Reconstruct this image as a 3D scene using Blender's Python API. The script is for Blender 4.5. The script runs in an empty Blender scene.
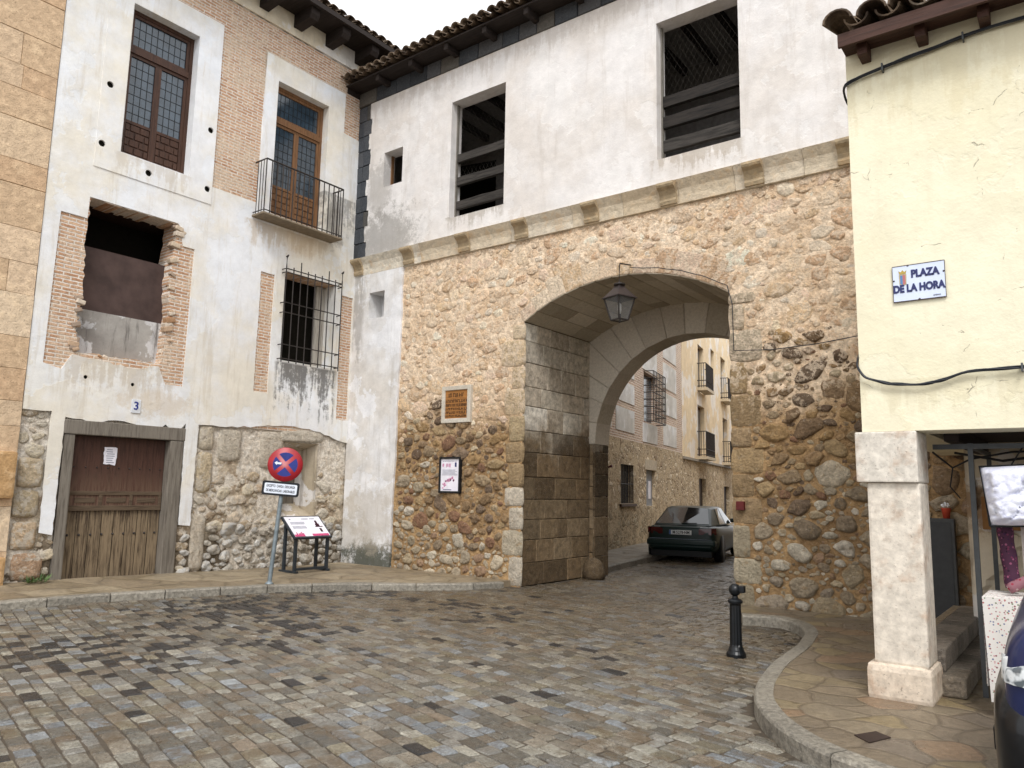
import bpy, bmesh, math, random
from mathutils import Vector, Matrix, noise
from mathutils.geometry import tessellate_polygon
R = math.radians
rnd = random.Random(11)
sc = bpy.context.scene
col = sc.collection

# ------------------------------------------------------------------ camera
cam = bpy.data.cameras.new('camera')
cam.sensor_width = 36.0
cam.lens = 758.7 / 1024 * 36
cam.clip_end = 2000
cam.clip_start = 0.05
camo = bpy.data.objects.new('camera', cam)
col.objects.link(camo)
camo.matrix_world = Matrix(((0.79736521, 0.06854028, 0.59959233, 0), (0.60320846, -0.12123842, -0.78831516, 0),
                            (0.01866229, 0.99025425, -0.13801538, 1.6), (0, 0, 0, 1)))
sc.camera = camo

# ------------------------------------------------------------------ sky, sun, exposure (overcast day)
w = bpy.data.worlds.new('World')
sc.world = w
w.use_nodes = True
nt = w.node_tree
bg = nt.nodes['Background']
sky = nt.nodes.new('ShaderNodeTexSky')
sky.sky_type = 'NISHITA'
sky.sun_disc = False
sky.sun_elevation = R(48)
sky.sun_rotation = R(150)
sky.air_density = 1.0
sky.dust_density = 4.0
hs = nt.nodes.new('ShaderNodeHueSaturation')
hs.inputs['Saturation'].default_value = 0.22
mixw = nt.nodes.new('ShaderNodeMix')
mixw.data_type = 'RGBA'
mixw.inputs[0].default_value = 0.8
mixw.inputs[7].default_value = (10.0, 10.15, 10.4, 1)      # even cloud layer over the clear sky
nt.links.new(sky.outputs[0], hs.inputs['Color'])
nt.links.new(hs.outputs[0], mixw.inputs[6])
nt.links.new(mixw.outputs[2], bg.inputs[0])
bg.inputs[1].default_value = 0.118
sun = bpy.data.lights.new('sun', 'SUN')
sun.energy = 1.5
sun.angle = R(18)
sun.color = (1.0, 0.98, 0.96)
suno = bpy.data.objects.new('sun', sun)
col.objects.link(suno)
suno.rotation_euler = (R(38), 0, R(34))     # soft light from the open square, over the camera's right shoulder
sc.view_settings.view_transform = 'Standard'
sc.view_settings.look = 'None'
sc.view_settings.exposure = 0.52
sc.view_settings.gamma = 1.0


# ------------------------------------------------------------------ colour + node helpers
def lin(h, k=1.0, sat=1.0):
    h = h.lstrip('#')
    o = []
    for i in (0, 2, 4):
        v = int(h[i:i + 2], 16) / 255
        v = v / 12.92 if v <= 0.04045 else ((v + 0.055) / 1.055) ** 2.4
        o.append(min(v * k, 0.92))
    l_ = 0.3 * o[0] + 0.59 * o[1] + 0.11 * o[2]
    if max(o) - min(o) < 0.35:
        o = [l_ + (q - l_) * sat for q in o]
    return (o[0], o[1], o[2], 1.0)


class Mat:
    def __init__(s, name):
        s.m = bpy.data.materials.new(name)
        s.m.use_nodes = True
        s.t = s.m.node_tree
        s.b = s.t.nodes['Principled BSDF']
        s.o = s.t.nodes['Material Output']
        s._pos = None

    def n(s, typ, ins=None, **kw):
        nd = s.t.nodes.new(typ)
        for k, v in kw.items():
            setattr(nd, k, v)
        for k, v in (ins or {}).items():
            s.set(nd.inputs[k], v)
        return nd

    def set(s, sock, v):
        if isinstance(v, bpy.types.NodeSocket):
            s.t.links.new(v, sock)
        elif v is not None:
            sock.default_value = v

    @property
    def pos(s):
        if s._pos is None:
            s._pos = s.n('ShaderNodeNewGeometry').outputs['Position']
        return s._pos

    def sep(s, v=None):
        return s.n('ShaderNodeSeparateXYZ', {0: v if v is not None else s.pos}).outputs

    def comb(s, x=0.0, y=0.0, z=0.0):
        return s.n('ShaderNodeCombineXYZ', {0: x, 1: y, 2: z}).outputs[0]

    def math(s, op, a, b=None, c=None, clamp=False):
        return s.n('ShaderNodeMath', {0: a, 1: b, 2: c}, operation=op, use_clamp=clamp).outputs[0]

    def vm(s, op, a, b=None):
        return s.n('ShaderNodeVectorMath', {0: a, 1: b}, operation=op).outputs[0]

    def mix(s, f, a, b, blend='MIX'):
        return s.n('ShaderNodeMix', {0: f, 6: a, 7: b}, data_type='RGBA', blend_type=blend).outputs[2]

    def mixf(s, f, a, b):
        return s.n('ShaderNodeMix', {0: f, 2: a, 3: b}, data_type='FLOAT').outputs[0]

    def noise(s, scale, detail=3.0, rough=0.55, vec=None, color=False, dist=0.0):
        nd = s.n('ShaderNodeTexNoise', {'Vector': vec if vec is not None else s.pos, 'Scale': scale, 'Detail': detail,
                                        'Roughness': rough, 'Distortion': dist})
        return nd.outputs[1 if color else 0]

    def step(s, v, a, b):
        return s.n('ShaderNodeMapRange', {0: v, 1: a, 2: b, 3: 0.0, 4: 1.0}, interpolation_type='SMOOTHSTEP').outputs[0]

    def ramp(s, f, stops, const=False):
        nd = s.n('ShaderNodeValToRGB', {0: f})
        cr = nd.color_ramp
        cr.interpolation = 'CONSTANT' if const else 'LINEAR'
        while len(cr.elements) < len(stops):
            cr.elements.new(0.5)
        for e, (p, c) in zip(cr.elements, stops):
            e.position = p
            e.color = lin(c) if isinstance(c, str) else c
        return nd.outputs[0]

    def out(s, color=None, rough=0.85, spec=0.3, h=None, hd=0.01, hs=1.0, metal=0.0, coat=0.0):
        s.set(s.b.inputs['Base Color'], color)
        s.set(s.b.inputs['Roughness'], rough)
        s.set(s.b.inputs['Specular IOR Level'], spec)
        s.set(s.b.inputs['Metallic'], metal)
        s.set(s.b.inputs['Coat Weight'], coat)
        if h is not None:
            bp = s.n('ShaderNodeBump', {'Strength': hs, 'Distance': hd, 'Height': h})
            s.set(s.b.inputs['Normal'], bp.outputs[0])
        return s.m


def warp(m, vec, scale, amt):
    c = m.noise(scale, 2.0, 0.5, vec=vec, color=True)
    d = m.vm('SUBTRACT', c, (0.5, 0.5, 0.5))
    d = m.vm('MULTIPLY', d, (amt, amt, amt))
    return m.vm('ADD', vec, d)


def simple(name, h, rough=0.6, spec=0.4, metal=0.0, var=0.15, nscale=12, bump=0.002, coat=0.0, k=1.0):
    m = Mat(name)
    c = lin(h, k)
    n = m.noise(nscale, 4)
    f = m.n('ShaderNodeMapRange', {0: n, 1: 0.34, 2: 0.66, 3: 1 - var, 4: 1 + var}).outputs[0]
    cc = m.vm('MULTIPLY', c[:3], m.comb(f, f, f))
    return m.out(cc, rough, spec, h=n if bump else None, hd=bump, metal=metal, coat=coat)


def rubble(name, zone='front', displaced=True):
    """irregular rubble masonry: stones of two sizes in wide, uneven mortar; earth-stained band, pale foot"""
    m = Mat(name)
    z = m.sep()[2]
    p = warp(m, m.pos, 2.1, 0.26)
    p = warp(m, p, 9.0, 0.05)
    p = m.vm('MULTIPLY', p, (1, 1, 1.3))
    SA, SB = (3.6, 7.2) if zone != 'far' else (4.2, 7.0)
    vA = m.n('ShaderNodeTexVoronoi', {'Vector': p, 'Scale': SA, 'Randomness': 1.0}, feature='F1')
    eA = m.n('ShaderNodeTexVoronoi', {'Vector': p, 'Scale': SA, 'Randomness': 1.0}, feature='DISTANCE_TO_EDGE').outputs[0]
    p2 = m.vm('ADD', p, (3.1, 7.7, 1.3))
    vB = m.n('ShaderNodeTexVoronoi', {'Vector': p2, 'Scale': SB, 'Randomness': 1.0}, feature='F1')
    eB = m.n('ShaderNodeTexVoronoi', {'Vector': p2, 'Scale': SB, 'Randomness': 1.0}, feature='DISTANCE_TO_EDGE').outputs[0]
    rA = m.sep(vA.outputs['Color'])
    rB = m.sep(vB.outputs['Color'])
    sub = m.math('GREATER_THAN', rA[1], 0.42)
    eA = m.math('DIVIDE', eA, SA)
    eB = m.math('DIVIDE', eB, SB)
    e = m.mixf(sub, eA, m.math('MINIMUM', eA, eB))
    rc = m.mixf(sub, rA[0], rB[0])
    rc2 = m.mixf(sub, rA[2], rB[2])
    mort = m.noise(2.3, 3, 0.6)
    fine = m.noise(26, 5, 0.65)
    grit = m.noise(90, 3, 0.7)
    lift = m.math('SUBTRACT', m.noise(14, 3), 0.5)
    thr = m.math('ADD', m.math('MULTIPLY', m.step(mort, 0.38, 0.72), 0.035), 0.004)
    if zone == 'front':
        thr = m.math('ADD', thr, m.math('MULTIPLY', m.step(z, 2.4, 3.4), 0.004))
    thr = m.math('ADD', thr, m.math('MULTIPLY', lift, 0.02))
    st = m.n('ShaderNodeMapRange', {0: m.math('SUBTRACT', e, thr), 1: 0.0, 2: 0.009, 3: 0.0, 4: 1.0}, interpolation_type='SMOOTHSTEP').outputs[0]
    dome = m.n('ShaderNodeMapRange', {0: m.math('SUBTRACT', e, thr), 1: 0.0, 2: 0.05, 3: 0.0, 4: 1.0}, interpolation_type='SMOOTHERSTEP').outputs[0]
    gap = m.math('SUBTRACT', 1.0, m.step(m.math('ABSOLUTE', m.math('SUBTRACT', e, thr)), 0.0, 0.007))
    if zone == 'front':
        zz = m.math('ADD', z, m.math('MULTIPLY', m.math('SUBTRACT', m.noise(1.1, 4, 0.6), 0.5), 1.9))
        up = m.step(zz, 2.45, 3.35)
        up2 = m.ramp(rc, [(0, '#cbb292'), (0.2, '#dcc6a8'), (0.4, '#d8bfa2'), (0.6, '#c3a888'), (0.78, '#e3d1b8'), (0.9, '#b89876'), (1, '#cdb8a4')])
        lo = m.ramp(rc, [(0, '#9a8062'), (0.16, '#7a614a'), (0.32, '#b39a7a'), (0.46, '#8f7458'), (0.6, '#a58a68'), (0.74, '#6b574a'), (0.86, '#c4b196'), (1, '#8a6040')])
        ft = m.ramp(rc, [(0, '#c0b098'), (0.3, '#ab987c'), (0.5, '#d2c6b2'), (0.7, '#9c8a72'), (0.9, '#b9a88c'), (1, '#a58066')])
        foot = m.step(m.math('ADD', z, m.math('MULTIPLY', m.math('SUBTRACT', m.noise(1.7, 3), 0.5), 1.6)), 1.55, 0.75)
        stc = m.mix(up, lo, up2)
        stc = m.mix(m.math('MULTIPLY', foot, 0.85), stc, ft)
        moc = m.mix(up, lin('#a58660'), lin('#c8ab86'))
        moc = m.mix(m.math('MULTIPLY', foot, 0.5), moc, lin('#a78c68'))
    elif zone == 'house':
        stc = m.ramp(rc, [(0, '#b9a890'), (0.2, '#a39178'), (0.4, '#c9bba4'), (0.55, '#94826a'), (0.7, '#bba98c'), (0.85, '#d0c6b6'), (1, '#a98c74')])
        moc = m.ramp(m.noise(1.8, 3), [(0.3, '#93826c'), (0.55, '#a99a86'), (0.75, '#857460')])
        foot = m.step(z, 0.95, 0.55)
        stc = m.mix(m.math('MULTIPLY', foot, m.step(rc2, 0.35, 0.6)), stc, lin('#d6d2ca'))
        moc = m.mix(foot, moc, lin('#6b5e4c'))
        # remnants of old render over the stones
        zz = m.math('ADD', m.noise(1.4, 5, 0.65), m.math('MULTIPLY', m.step(z, 1.0, 2.4), 0.2))
        ren = m.step(zz, 0.60, 0.63)
        renc = m.ramp(m.noise(5, 5, 0.7), [(0.3, '#a89a88'), (0.5, '#c3b7a4'), (0.7, '#d2c8b8')])
    else:
        stc = m.ramp(rc, [(0, '#d3c1a6'), (0.3, '#b09a7c'), (0.5, '#e0d2ba'), (0.75, '#96826a'), (1, '#cbbba2')])
        moc = lin('#c0ad90')
        foot = m.step(z, 1.3, 0.9)
        stc = m.mix(m.math('MULTIPLY', foot, 0.6), stc, lin('#8a8068'))
    f = m.n('ShaderNodeMapRange', {0: fine, 1: 0.34, 2: 0.66, 3: 0.72, 4: 1.22}).outputs[0]
    c = m.mix(st, moc, stc)
    if zone == 'house':
        c = m.mix(ren, c, renc)
        gap = m.math('MULTIPLY', gap, m.math('SUBTRACT', 1.0, ren))
        dome = m.mixf(ren, dome, 0.9)
    pits = m.step(m.noise(45, 4, 0.7), 0.66, 0.72)
    c = m.vm('MULTIPLY', c, m.comb(f, f, f))
    c = m.mix(m.math('MULTIPLY', gap, 0.8 if zone == 'far' else 0.5), c, lin('#5e4c3a'))       # dirt caught along the joints
    c = m.mix(m.math('MULTIPLY', pits, 0.45), c, lin('#5a4836'))
    h = m.math('ADD', m.math('MULTIPLY', dome, m.mixf(rc2, 0.6, 1.0)), m.math('MULTIPLY', fine, 0.35))
    h = m.math('ADD', h, m.math('MULTIPLY', grit, 0.10))
    h = m.math('SUBTRACT', h, m.math('MULTIPLY', pits, 0.15))
    m.out(c, 0.9, 0.2)
    if displaced:
        dp = m.n('ShaderNodeDisplacement', {'Height': h, 'Midlevel': 0.35, 'Scale': 0.035})
        m.set(m.o.inputs['Displacement'], dp.outputs[0])
        m.m.displacement_method = 'BOTH'
    else:
        bp = m.n('ShaderNodeBump', {'Strength': 0.9, 'Distance': 0.03, 'Height': h})
        m.set(m.b.inputs['Normal'], bp.outputs[0])
    return m.m


def plaster(name, base, tint, dirt='#8d8a84', stain=None, grime=0.35, cracks=0.0, drips=None, patch='#e6e6e8', contrast=1.0):
    m = Mat(name)
    big = m.noise(0.6, 6, 0.62)
    c = m.mix(m.step(big, 0.38, 0.62), lin(base), lin(tint))
    pt = m.step(m.noise(0.9, 7, 0.62, vec=m.vm('ADD', m.pos, (11, 3, 7))), 0.53, 0.55)      # later repairs in another mix
    c = m.mix(m.math('MULTIPLY', pt, 0.55 * contrast), c, lin(patch))
    mott = m.noise(3.2, 9, 0.72)
    f = m.n('ShaderNodeMapRange', {0: mott, 1: 0.36, 2: 0.64, 3: 1 - 0.13 * contrast, 4: 1 + 0.07 * contrast}).outputs[0]
    c = m.vm('MULTIPLY', c, m.comb(f, f, f))
    st = m.noise(2.0, 6, 0.7, vec=m.vm('MULTIPLY', m.pos, (3.2, 3.2, 0.35)))
    c = m.mix(m.math('MULTIPLY', m.step(st, 0.52, 0.68), grime), c, lin(dirt))
    fine = m.noise(26, 7, 0.75)
    sp = m.step(m.noise(34, 5, 0.75), 0.60, 0.68)
    c = m.mix(m.math('MULTIPLY', m.math('MULTIPLY', sp, m.step(big, 0.42, 0.58)), grime * 0.8), c, lin(dirt))
    x, y, z = m.sep()
    for (ax, u0, u1, zt, ln, colr, amt) in (drips or ()):
        u = x if ax == 'x' else y
        fz = m.math('DIVIDE', m.math('SUBTRACT', zt, z), ln)
        band = m.noise(1.0, 5, 0.7, vec=m.comb(m.math('MULTIPLY', u, 7.0), m.math('MULTIPLY', z, 0.7), 0.0))
        blot = m.noise(7, 6, 0.75)
        q = m.math('SUBTRACT', m.math('ADD', m.math('MULTIPLY', band, 0.7), m.math('MULTIPLY', blot, 0.4)), m.math('MULTIPLY', fz, 0.20))
        k = m.step(q, 0.43, 0.53)
        k = m.math('MULTIPLY', k, m.step(fz, -0.01, 0.02))
        k = m.math('MULTIPLY', k, m.step(fz, 1.0, 0.5))
        k = m.math('MULTIPLY', k, m.step(m.math('ADD', u, m.math('MULTIPLY', blot, 0.12)), u0, u0 + 0.12))
        k = m.math('MULTIPLY', k, m.step(m.math('ADD', u, m.math('MULTIPLY', blot, 0.12)), u1 + 0.12, u1))
        c = m.mix(m.math('MULTIPLY', k, amt), c, lin(colr))
    if stain:
        for (ax, ay, az, rx, ry, rz, colr, amt) in stain:
            d = m.vm('DIVIDE', m.vm('SUBTRACT', m.pos, (ax, ay, az)), (rx, ry, rz))
            L = m.n('ShaderNodeVectorMath', {0: d}, operation='LENGTH').outputs[1]
            nz = m.noise(3.5, 8, 0.8)
            L = m.math('ADD', L, m.math('MULTIPLY', m.math('SUBTRACT', nz, 0.5), 3.0))
            c = m.mix(m.math('MULTIPLY', m.step(L, 1.0, 0.45), amt), c, lin(colr))
    h = m.math('ADD', m.math('MULTIPLY', fine, 0.3), m.math('ADD', m.noise(4, 5, 0.65), m.math('MULTIPLY', pt, -0.15)))
    if cracks:
        e = m.n('ShaderNodeTexVoronoi', {'Vector': warp(m, warp(m, m.pos, 3.0, 0.4), 14.0, 0.05), 'Scale': 1.7}, feature='DISTANCE_TO_EDGE').outputs[0]
        k = m.math('MULTIPLY', m.step(e, 0.006, 0.0015), m.step(m.noise(2.9, 6, 0.75), 0.54, 0.58))
        c = m.mix(m.math('MULTIPLY', k, cracks), c, lin('#857f70'))
        h = m.math('SUBTRACT', h, m.math('MULTIPLY', k, 0.5))
    return m.out(c, 0.88, 0.2, h=h, hd=0.014, hs=0.7)


def bricks(name, axis, mort='#dccbb6', bw=0.25, rh=0.07, ms=0.012, cols=('#a9795c', '#c49a7c'), mirror=False):
    m = Mat(name)
    x, y, z = m.sep()
    if isinstance(axis, tuple):
        u = m.math('ADD', m.math('MULTIPLY', x, axis[0]), m.math('MULTIPLY', y, axis[1]))
    else:
        u = y if axis == 'X' else x
    v = warp(m, m.comb(u, z, 0.0), 6.0, 0.02)
    bt = m.n('ShaderNodeTexBrick', {'Vector': v, 'Color1': lin(cols[0]), 'Color2': lin(cols[1]), 'Mortar': lin(mort), 'Scale': 1.0,
                                    'Mortar Size': ms, 'Mortar Smooth': 0.3, 'Bias': 0.0, 'Brick Width': bw, 'Row Height': rh})
    bt.offset = 0.5
    n = m.noise(1.6, 5, 0.6)
    n = m.math('ADD', m.math('MULTIPLY', n, 0.6), m.math('MULTIPLY', m.noise(7, 6, 0.75), 0.4))
    c = m.mix(m.math('MULTIPLY', m.step(n, 0.48, 0.58), 0.6), bt.outputs[0], lin('#d6c4ae'))
    fine = m.noise(28, 5, 0.7)
    f = m.n('ShaderNodeMapRange', {0: fine, 1: 0.34, 2: 0.66, 3: 0.8, 4: 1.18}).outputs[0]
    c = m.vm('MULTIPLY', c, m.comb(f, f, f))
    h = m.math('ADD', m.math('MULTIPLY', bt.outputs[1], -0.6), m.math('MULTIPLY', fine, 0.6))
    return m.out(c, 0.9, 0.2, h=h, hd=0.02, hs=1.0)


def blockmat(name, rough=0.85, spec=0.25, damp=None, var=0.2, fscale=22, wet=False, bd=0.008, blotch='#b9a88c', bl=0.25):
    """masonry whose stones each carry their own colour in the attribute Col"""
    m = Mat(name)
    a = m.n('ShaderNodeAttribute', attribute_name='Col').outputs[0]
    fine = m.noise(fscale, 6, 0.7)
    med = m.noise(4.5, 5, 0.65)
    f = m.n('ShaderNodeMapRange', {0: fine, 1: 0.34, 2: 0.66, 3: 1 - var, 4: 1 + var}).outputs[0]
    c = m.mix(m.math('MULTIPLY', m.step(med, 0.5, 0.72), bl), a, lin(blotch))
    c = m.vm('MULTIPLY', c, m.comb(f, f, f))
    if damp:
        z0, z1, dc, amt = damp
        z = m.sep()[2]
        zz = m.math('ADD', z, m.math('MULTIPLY', m.math('SUBTRACT', m.noise(1.6, 7, 0.72), 0.5), 2.2))
        k = m.math('MULTIPLY', m.step(zz, z1, z0), amt)
        c = m.mix(k, c, m.mix(1.0, c, lin(dc), 'MULTIPLY'))
    pits = m.step(m.noise(55, 4, 0.7), 0.60, 0.70)
    c = m.mix(m.math('MULTIPLY', pits, min(0.75, 0.25 + var)), c, lin('#453b32'))
    gl = m.step(m.noise(75, 4, 0.7, vec=m.vm('ADD', m.pos, (5, 5, 5))), 0.58, 0.68)
    c = m.mix(m.math('MULTIPLY', gl, min(0.5, var)), c, lin('#cfc8bb'))
    r = rough
    if wet:
        r = m.n('ShaderNodeMapRange', {0: m.noise(2.2, 4, 0.6), 1: 0.3, 2: 0.7, 3: rough - 0.2, 4: rough + 0.16}).outputs[0]
    h = m.math('SUBTRACT', m.math('ADD', fine, m.math('MULTIPLY', med, 0.8)), m.math('MULTIPLY', pits, 0.3))
    return m.out(c, r, spec, h=h, hd=bd, hs=0.9)


def wood(name, base, dark, axis='Z', rough=0.75, amt=0.7, worn=None):
    m = Mat(name)
    sc_ = {'Z': (14, 14, 1.0), 'X': (1.0, 14, 14), 'Y': (14, 1.0, 14)}[axis]
    g = m.noise(2.2, 6, 0.7, vec=m.vm('MULTIPLY', m.pos, sc_), dist=0.4)
    c = m.mix(m.math('MULTIPLY', m.step(g, 0.4, 0.68), amt), lin(base), lin(dark))
    if worn:
        z = m.sep()[2]
        zz = m.math('ADD', z, m.math('MULTIPLY', m.math('SUBTRACT', g, 0.5), 0.5))
        k = m.math('MULTIPLY', m.step(zz, worn[1], worn[0]), m.step(g, 0.35, 0.6))
        c = m.mix(k, c, lin(worn[2]))
    return m.out(c, rough, 0.3, h=g, hd=0.006)


# ------------------------------------------------------------------ mesh helpers
class G:
    def __init__(s):
        s.v, s.f, s.c = [], [], []
        s.sm = []

    def add(s, verts, faces, colr=None, smooth=False):
        o = len(s.v)
        s.v += [tuple(p) for p in verts]
        for f in faces:
            s.f.append(tuple(i + o for i in f))
            s.c.append(colr or (1, 1, 1, 1))
            s.sm.append(smooth)

    def box(s, x0, x1, y0, y1, z0, z1, b=0.0, M=None, colr=None):
        if b <= 0:
            vs = [(x0, y0, z0), (x1, y0, z0), (x1, y1, z0), (x0, y1, z0), (x0, y0, z1), (x1, y0, z1), (x1, y1, z1), (x0, y1, z1)]
            fs = [(0, 3, 2, 1), (4, 5, 6, 7), (0, 1, 5, 4), (1, 2, 6, 5), (2, 3, 7, 6), (3, 0, 4, 7)]
        else:
            b = min(b, abs(x1 - x0) * .45, abs(y1 - y0) * .45, abs(z1 - z0) * .45)
            bm = bmesh.new()
            bmesh.ops.create_cube(bm, size=1)
            for v in bm.verts:
                v.co = Vector(((x0 + x1) / 2 + v.co.x * (x1 - x0), (y0 + y1) / 2 + v.co.y * (y1 - y0), (z0 + z1) / 2 + v.co.z * (z1 - z0)))
            bmesh.ops.bevel(bm, geom=bm.edges[:], offset=b, segments=2, affect='EDGES', profile=0.6)
            bm.verts.ensure_lookup_table()
            vs = [v.co.copy() for v in bm.verts]
            fs = [tuple(v.index for v in f.verts) for f in bm.faces]
            bm.free()
        if M is not None:
            vs = [M @ Vector(p) for p in vs]
        s.add(vs, fs, colr)
        return s

    def tube(s, pts, r, n=8, caps=True, colr=None, r1=None):
        pts = [Vector(p) for p in pts]
        rings = []
        up = Vector((0, 0, 1))
        for i, p in enumerate(pts):
            d = (pts[min(i + 1, len(pts) - 1)] - pts[max(i - 1, 0)]).normalized()
            a = d.cross(up)
            if a.length < 1e-3:
                a = d.cross(Vector((0, 1, 0)))
            a.normalize()
            b = a.cross(d)
            rr = r if r1 is None else r + (r1 - r) * i / (len(pts) - 1)
            rings.append([p + (a * math.cos(t) + b * math.sin(t)) * rr for t in [2 * math.pi * k / n for k in range(n)]])
        vs = [q for ring in rings for q in ring]
        fs = []
        for i in range(len(pts) - 1):
            for k in range(n):
                fs.append((i * n + k, i * n + (k + 1) % n, (i + 1) * n + (k + 1) % n, (i + 1) * n + k))
        s.add(vs, fs, colr, n > 6)
        if caps:
            s.add(rings[0], [tuple(range(n))], colr)
            s.add(rings[-1], [tuple(range(n))[::-1]], colr)
        return s

    def lathe(s, prof, c=(0, 0, 0), n=20, M=None, colr=None, smooth=True):
        vs, fs = [], []
        for r, z in prof:
            for k in range(n):
                t = 2 * math.pi * k / n
                vs.append(Vector((c[0] + r * math.cos(t), c[1] + r * math.sin(t), c[2] + z)))
        for i in range(len(prof) - 1):
            for k in range(n):
                fs.append((i * n + k, i * n + (k + 1) % n, (i + 1) * n + (k + 1) % n, (i + 1) * n + k))
        fs.append(tuple(range(n))[::-1])
        fs.append(tuple((len(prof) - 1) * n + k for k in range(n)))
        if M is not None:
            vs = [M @ p for p in vs]
        s.add(vs, fs, colr, smooth)
        return s

    def plate(s, axis, c, outer, holes=(), depth=0.03, colr=None):
        """flat slab in a wall plane. axis 'Y': (u,v)->(u,c,v), thickness towards +Y. axis 'X': (u,v)->(c,u,v), thickness towards -X. 'Z': up face at c, down by depth"""
        if axis == 'Y':
            f3 = lambda u, v, d: Vector((u, c + d, v))
        elif axis == 'X':
            f3 = lambda u, v, d: Vector((c - d, u, v))
        else:
            f3 = lambda u, v, d: Vector((u, v, c - d))
        loops = [list(outer)] + [list(h) for h in holes]
        flat = [p for l in loops for p in l]
        tris = tessellate_polygon([[Vector((p[0], p[1], 0)) for p in l] for l in loops])
        s.add([f3(p[0], p[1], 0) for p in flat], [tuple(t) for t in tris], colr)
        if depth:
            for l in loops:
                n = len(l)
                vs = [f3(p[0], p[1], 0) for p in l] + [f3(p[0], p[1], depth) for p in l]
                s.add(vs, [(i, (i + 1) % n, n + (i + 1) % n, n + i) for i in range(n)], colr)
        return s

    def grid(s, f, us, vs_, colr=None, smooth=True):
        nu, nv = len(us), len(vs_)
        pts = [f(u, v) for u in us for v in vs_]
        fs = [(i * nv + j, (i + 1) * nv + j, (i + 1) * nv + j + 1, i * nv + j + 1) for i in range(nu - 1) for j in range(nv - 1)]
        s.add(pts, fs, colr, smooth)
        return s

    def block(s, f, u0, u1, v0, v1, h, b, colr, jit=0.0):
        """one dressed stone: f(u,v,height)->xyz"""
        j = lambda: rnd.uniform(-jit, jit)
        ring = [(u0 + j(), v0 + j()), (u1 + j(), v0 + j()), (u1 + j(), v1 + j()), (u0 + j(), v1 + j())]
        cu, cv = (u0 + u1) / 2, (v0 + v1) / 2
        hh = [h + rnd.uniform(-.2, .2) * h for _ in range(4)]
        vs = []
        for lev, ins in ((0, 0.0), (0.65, b * 0.35), (1, b)):
            for k, (u, v) in enumerate(ring):
                du = ins if u < cu else -ins
                dv = ins if v < cv else -ins
                vs.append(f(u + du, v + dv, hh[k] * lev))
        fs = []
        for l in (0, 4):
            for k in range(4):
                fs.append((l + k, l + (k + 1) % 4, l + 4 + (k + 1) % 4, l + 4 + k))
        fs.append((8, 9, 10, 11))
        s.add(vs, fs, colr)

    def build(s, name, mat, parent=None, label=None, kind=None, cols=False, recalc=True, subsurf=0, smooth=None, solid=0):
        off = Vector((0, 0, 0))
        p = parent
        while p is not None:
            off += p.location
            p = p.parent
        me = bpy.data.meshes.new(name)
        me.from_pydata([tuple(Vector(v) - off) for v in s.v], [], s.f)
        if cols:
            at = me.color_attributes.new('Col', 'FLOAT_COLOR', 'CORNER')
            buf = []
            for f, c in zip(s.f, s.c):
                buf += list(c) * len(f)
            at.data.foreach_set('color', buf)
        me.polygons.foreach_set('use_smooth', s.sm if smooth is None else [smooth] * len(s.f))
        if recalc:
            bm = bmesh.new()
            bm.from_mesh(me)
            if subsurf or solid:
                bmesh.ops.remove_doubles(bm, verts=bm.verts, dist=1e-5)
            bmesh.ops.recalc_face_normals(bm, faces=bm.faces)
            bm.to_mesh(me)
            bm.free()
        me.materials.append(mat)
        o = bpy.data.objects.new(name, me)
        col.objects.link(o)
        if parent is not None:
            o.parent = parent
        if label:
            o['label'] = label
        if kind:
            o['kind'] = kind
        if subsurf:
            md = o.modifiers.new('s', 'SUBSURF')
            md.levels = md.render_levels = subsurf
        if solid:
            md = o.modifiers.new('t', 'SOLIDIFY')
            md.thickness = solid
        return o


def thing(name, label, cat, loc=(0, 0, 0), rz=0.0, group=None):
    o = bpy.data.objects.new(name, None)
    o.empty_display_size = 0.2
    col.objects.link(o)
    o.location = loc
    o.rotation_euler = (0, 0, rz)
    o['label'] = label
    o['category'] = cat
    if group:
        o['group'] = group
    return o


def tag(o, label, cat, group=None):
    o['label'] = label
    o['category'] = cat
    if group:
        o['group'] = group
    return o


def dup(o, parent=None):
    c = o.copy()
    col.objects.link(c)
    c.parent = parent
    for ch in [x for x in bpy.data.objects if x.parent == o]:
        dup(ch, c)
    return c


def text(name, body, mat, parent, loc, size, rot, bold=0.0, sx=1.0, align='CENTER', ext=0.0015):
    cu = bpy.data.curves.new(name, 'FONT')
    cu.body = body
    cu.size = size
    cu.align_x = align
    cu.align_y = 'CENTER'
    cu.extrude = ext
    cu.offset = bold
    cu.materials.append(mat)
    o = bpy.data.objects.new(name, cu)
    col.objects.link(o)
    off = Vector((0, 0, 0))
    p = parent
    while p is not None:
        off += p.location
        p = p.parent
    o.parent = parent
    o.location = Vector(loc) - off
    o.rotation_euler = rot
    o.scale = (sx, 1, 1)
    bpy.context.view_layer.update()
    me = bpy.data.meshes.new_from_object(o)
    m_ = bpy.data.objects.new(name, me)
    col.objects.link(m_)
    m_.parent, m_.location, m_.rotation_euler, m_.scale = o.parent, o.location, o.rotation_euler, o.scale
    bpy.data.objects.remove(o)
    return m_


def N2(u, v, s=1.0, o=0.0):
    return noise.noise(Vector((u * s + o, v * s - o, o * 1.7)))


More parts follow.
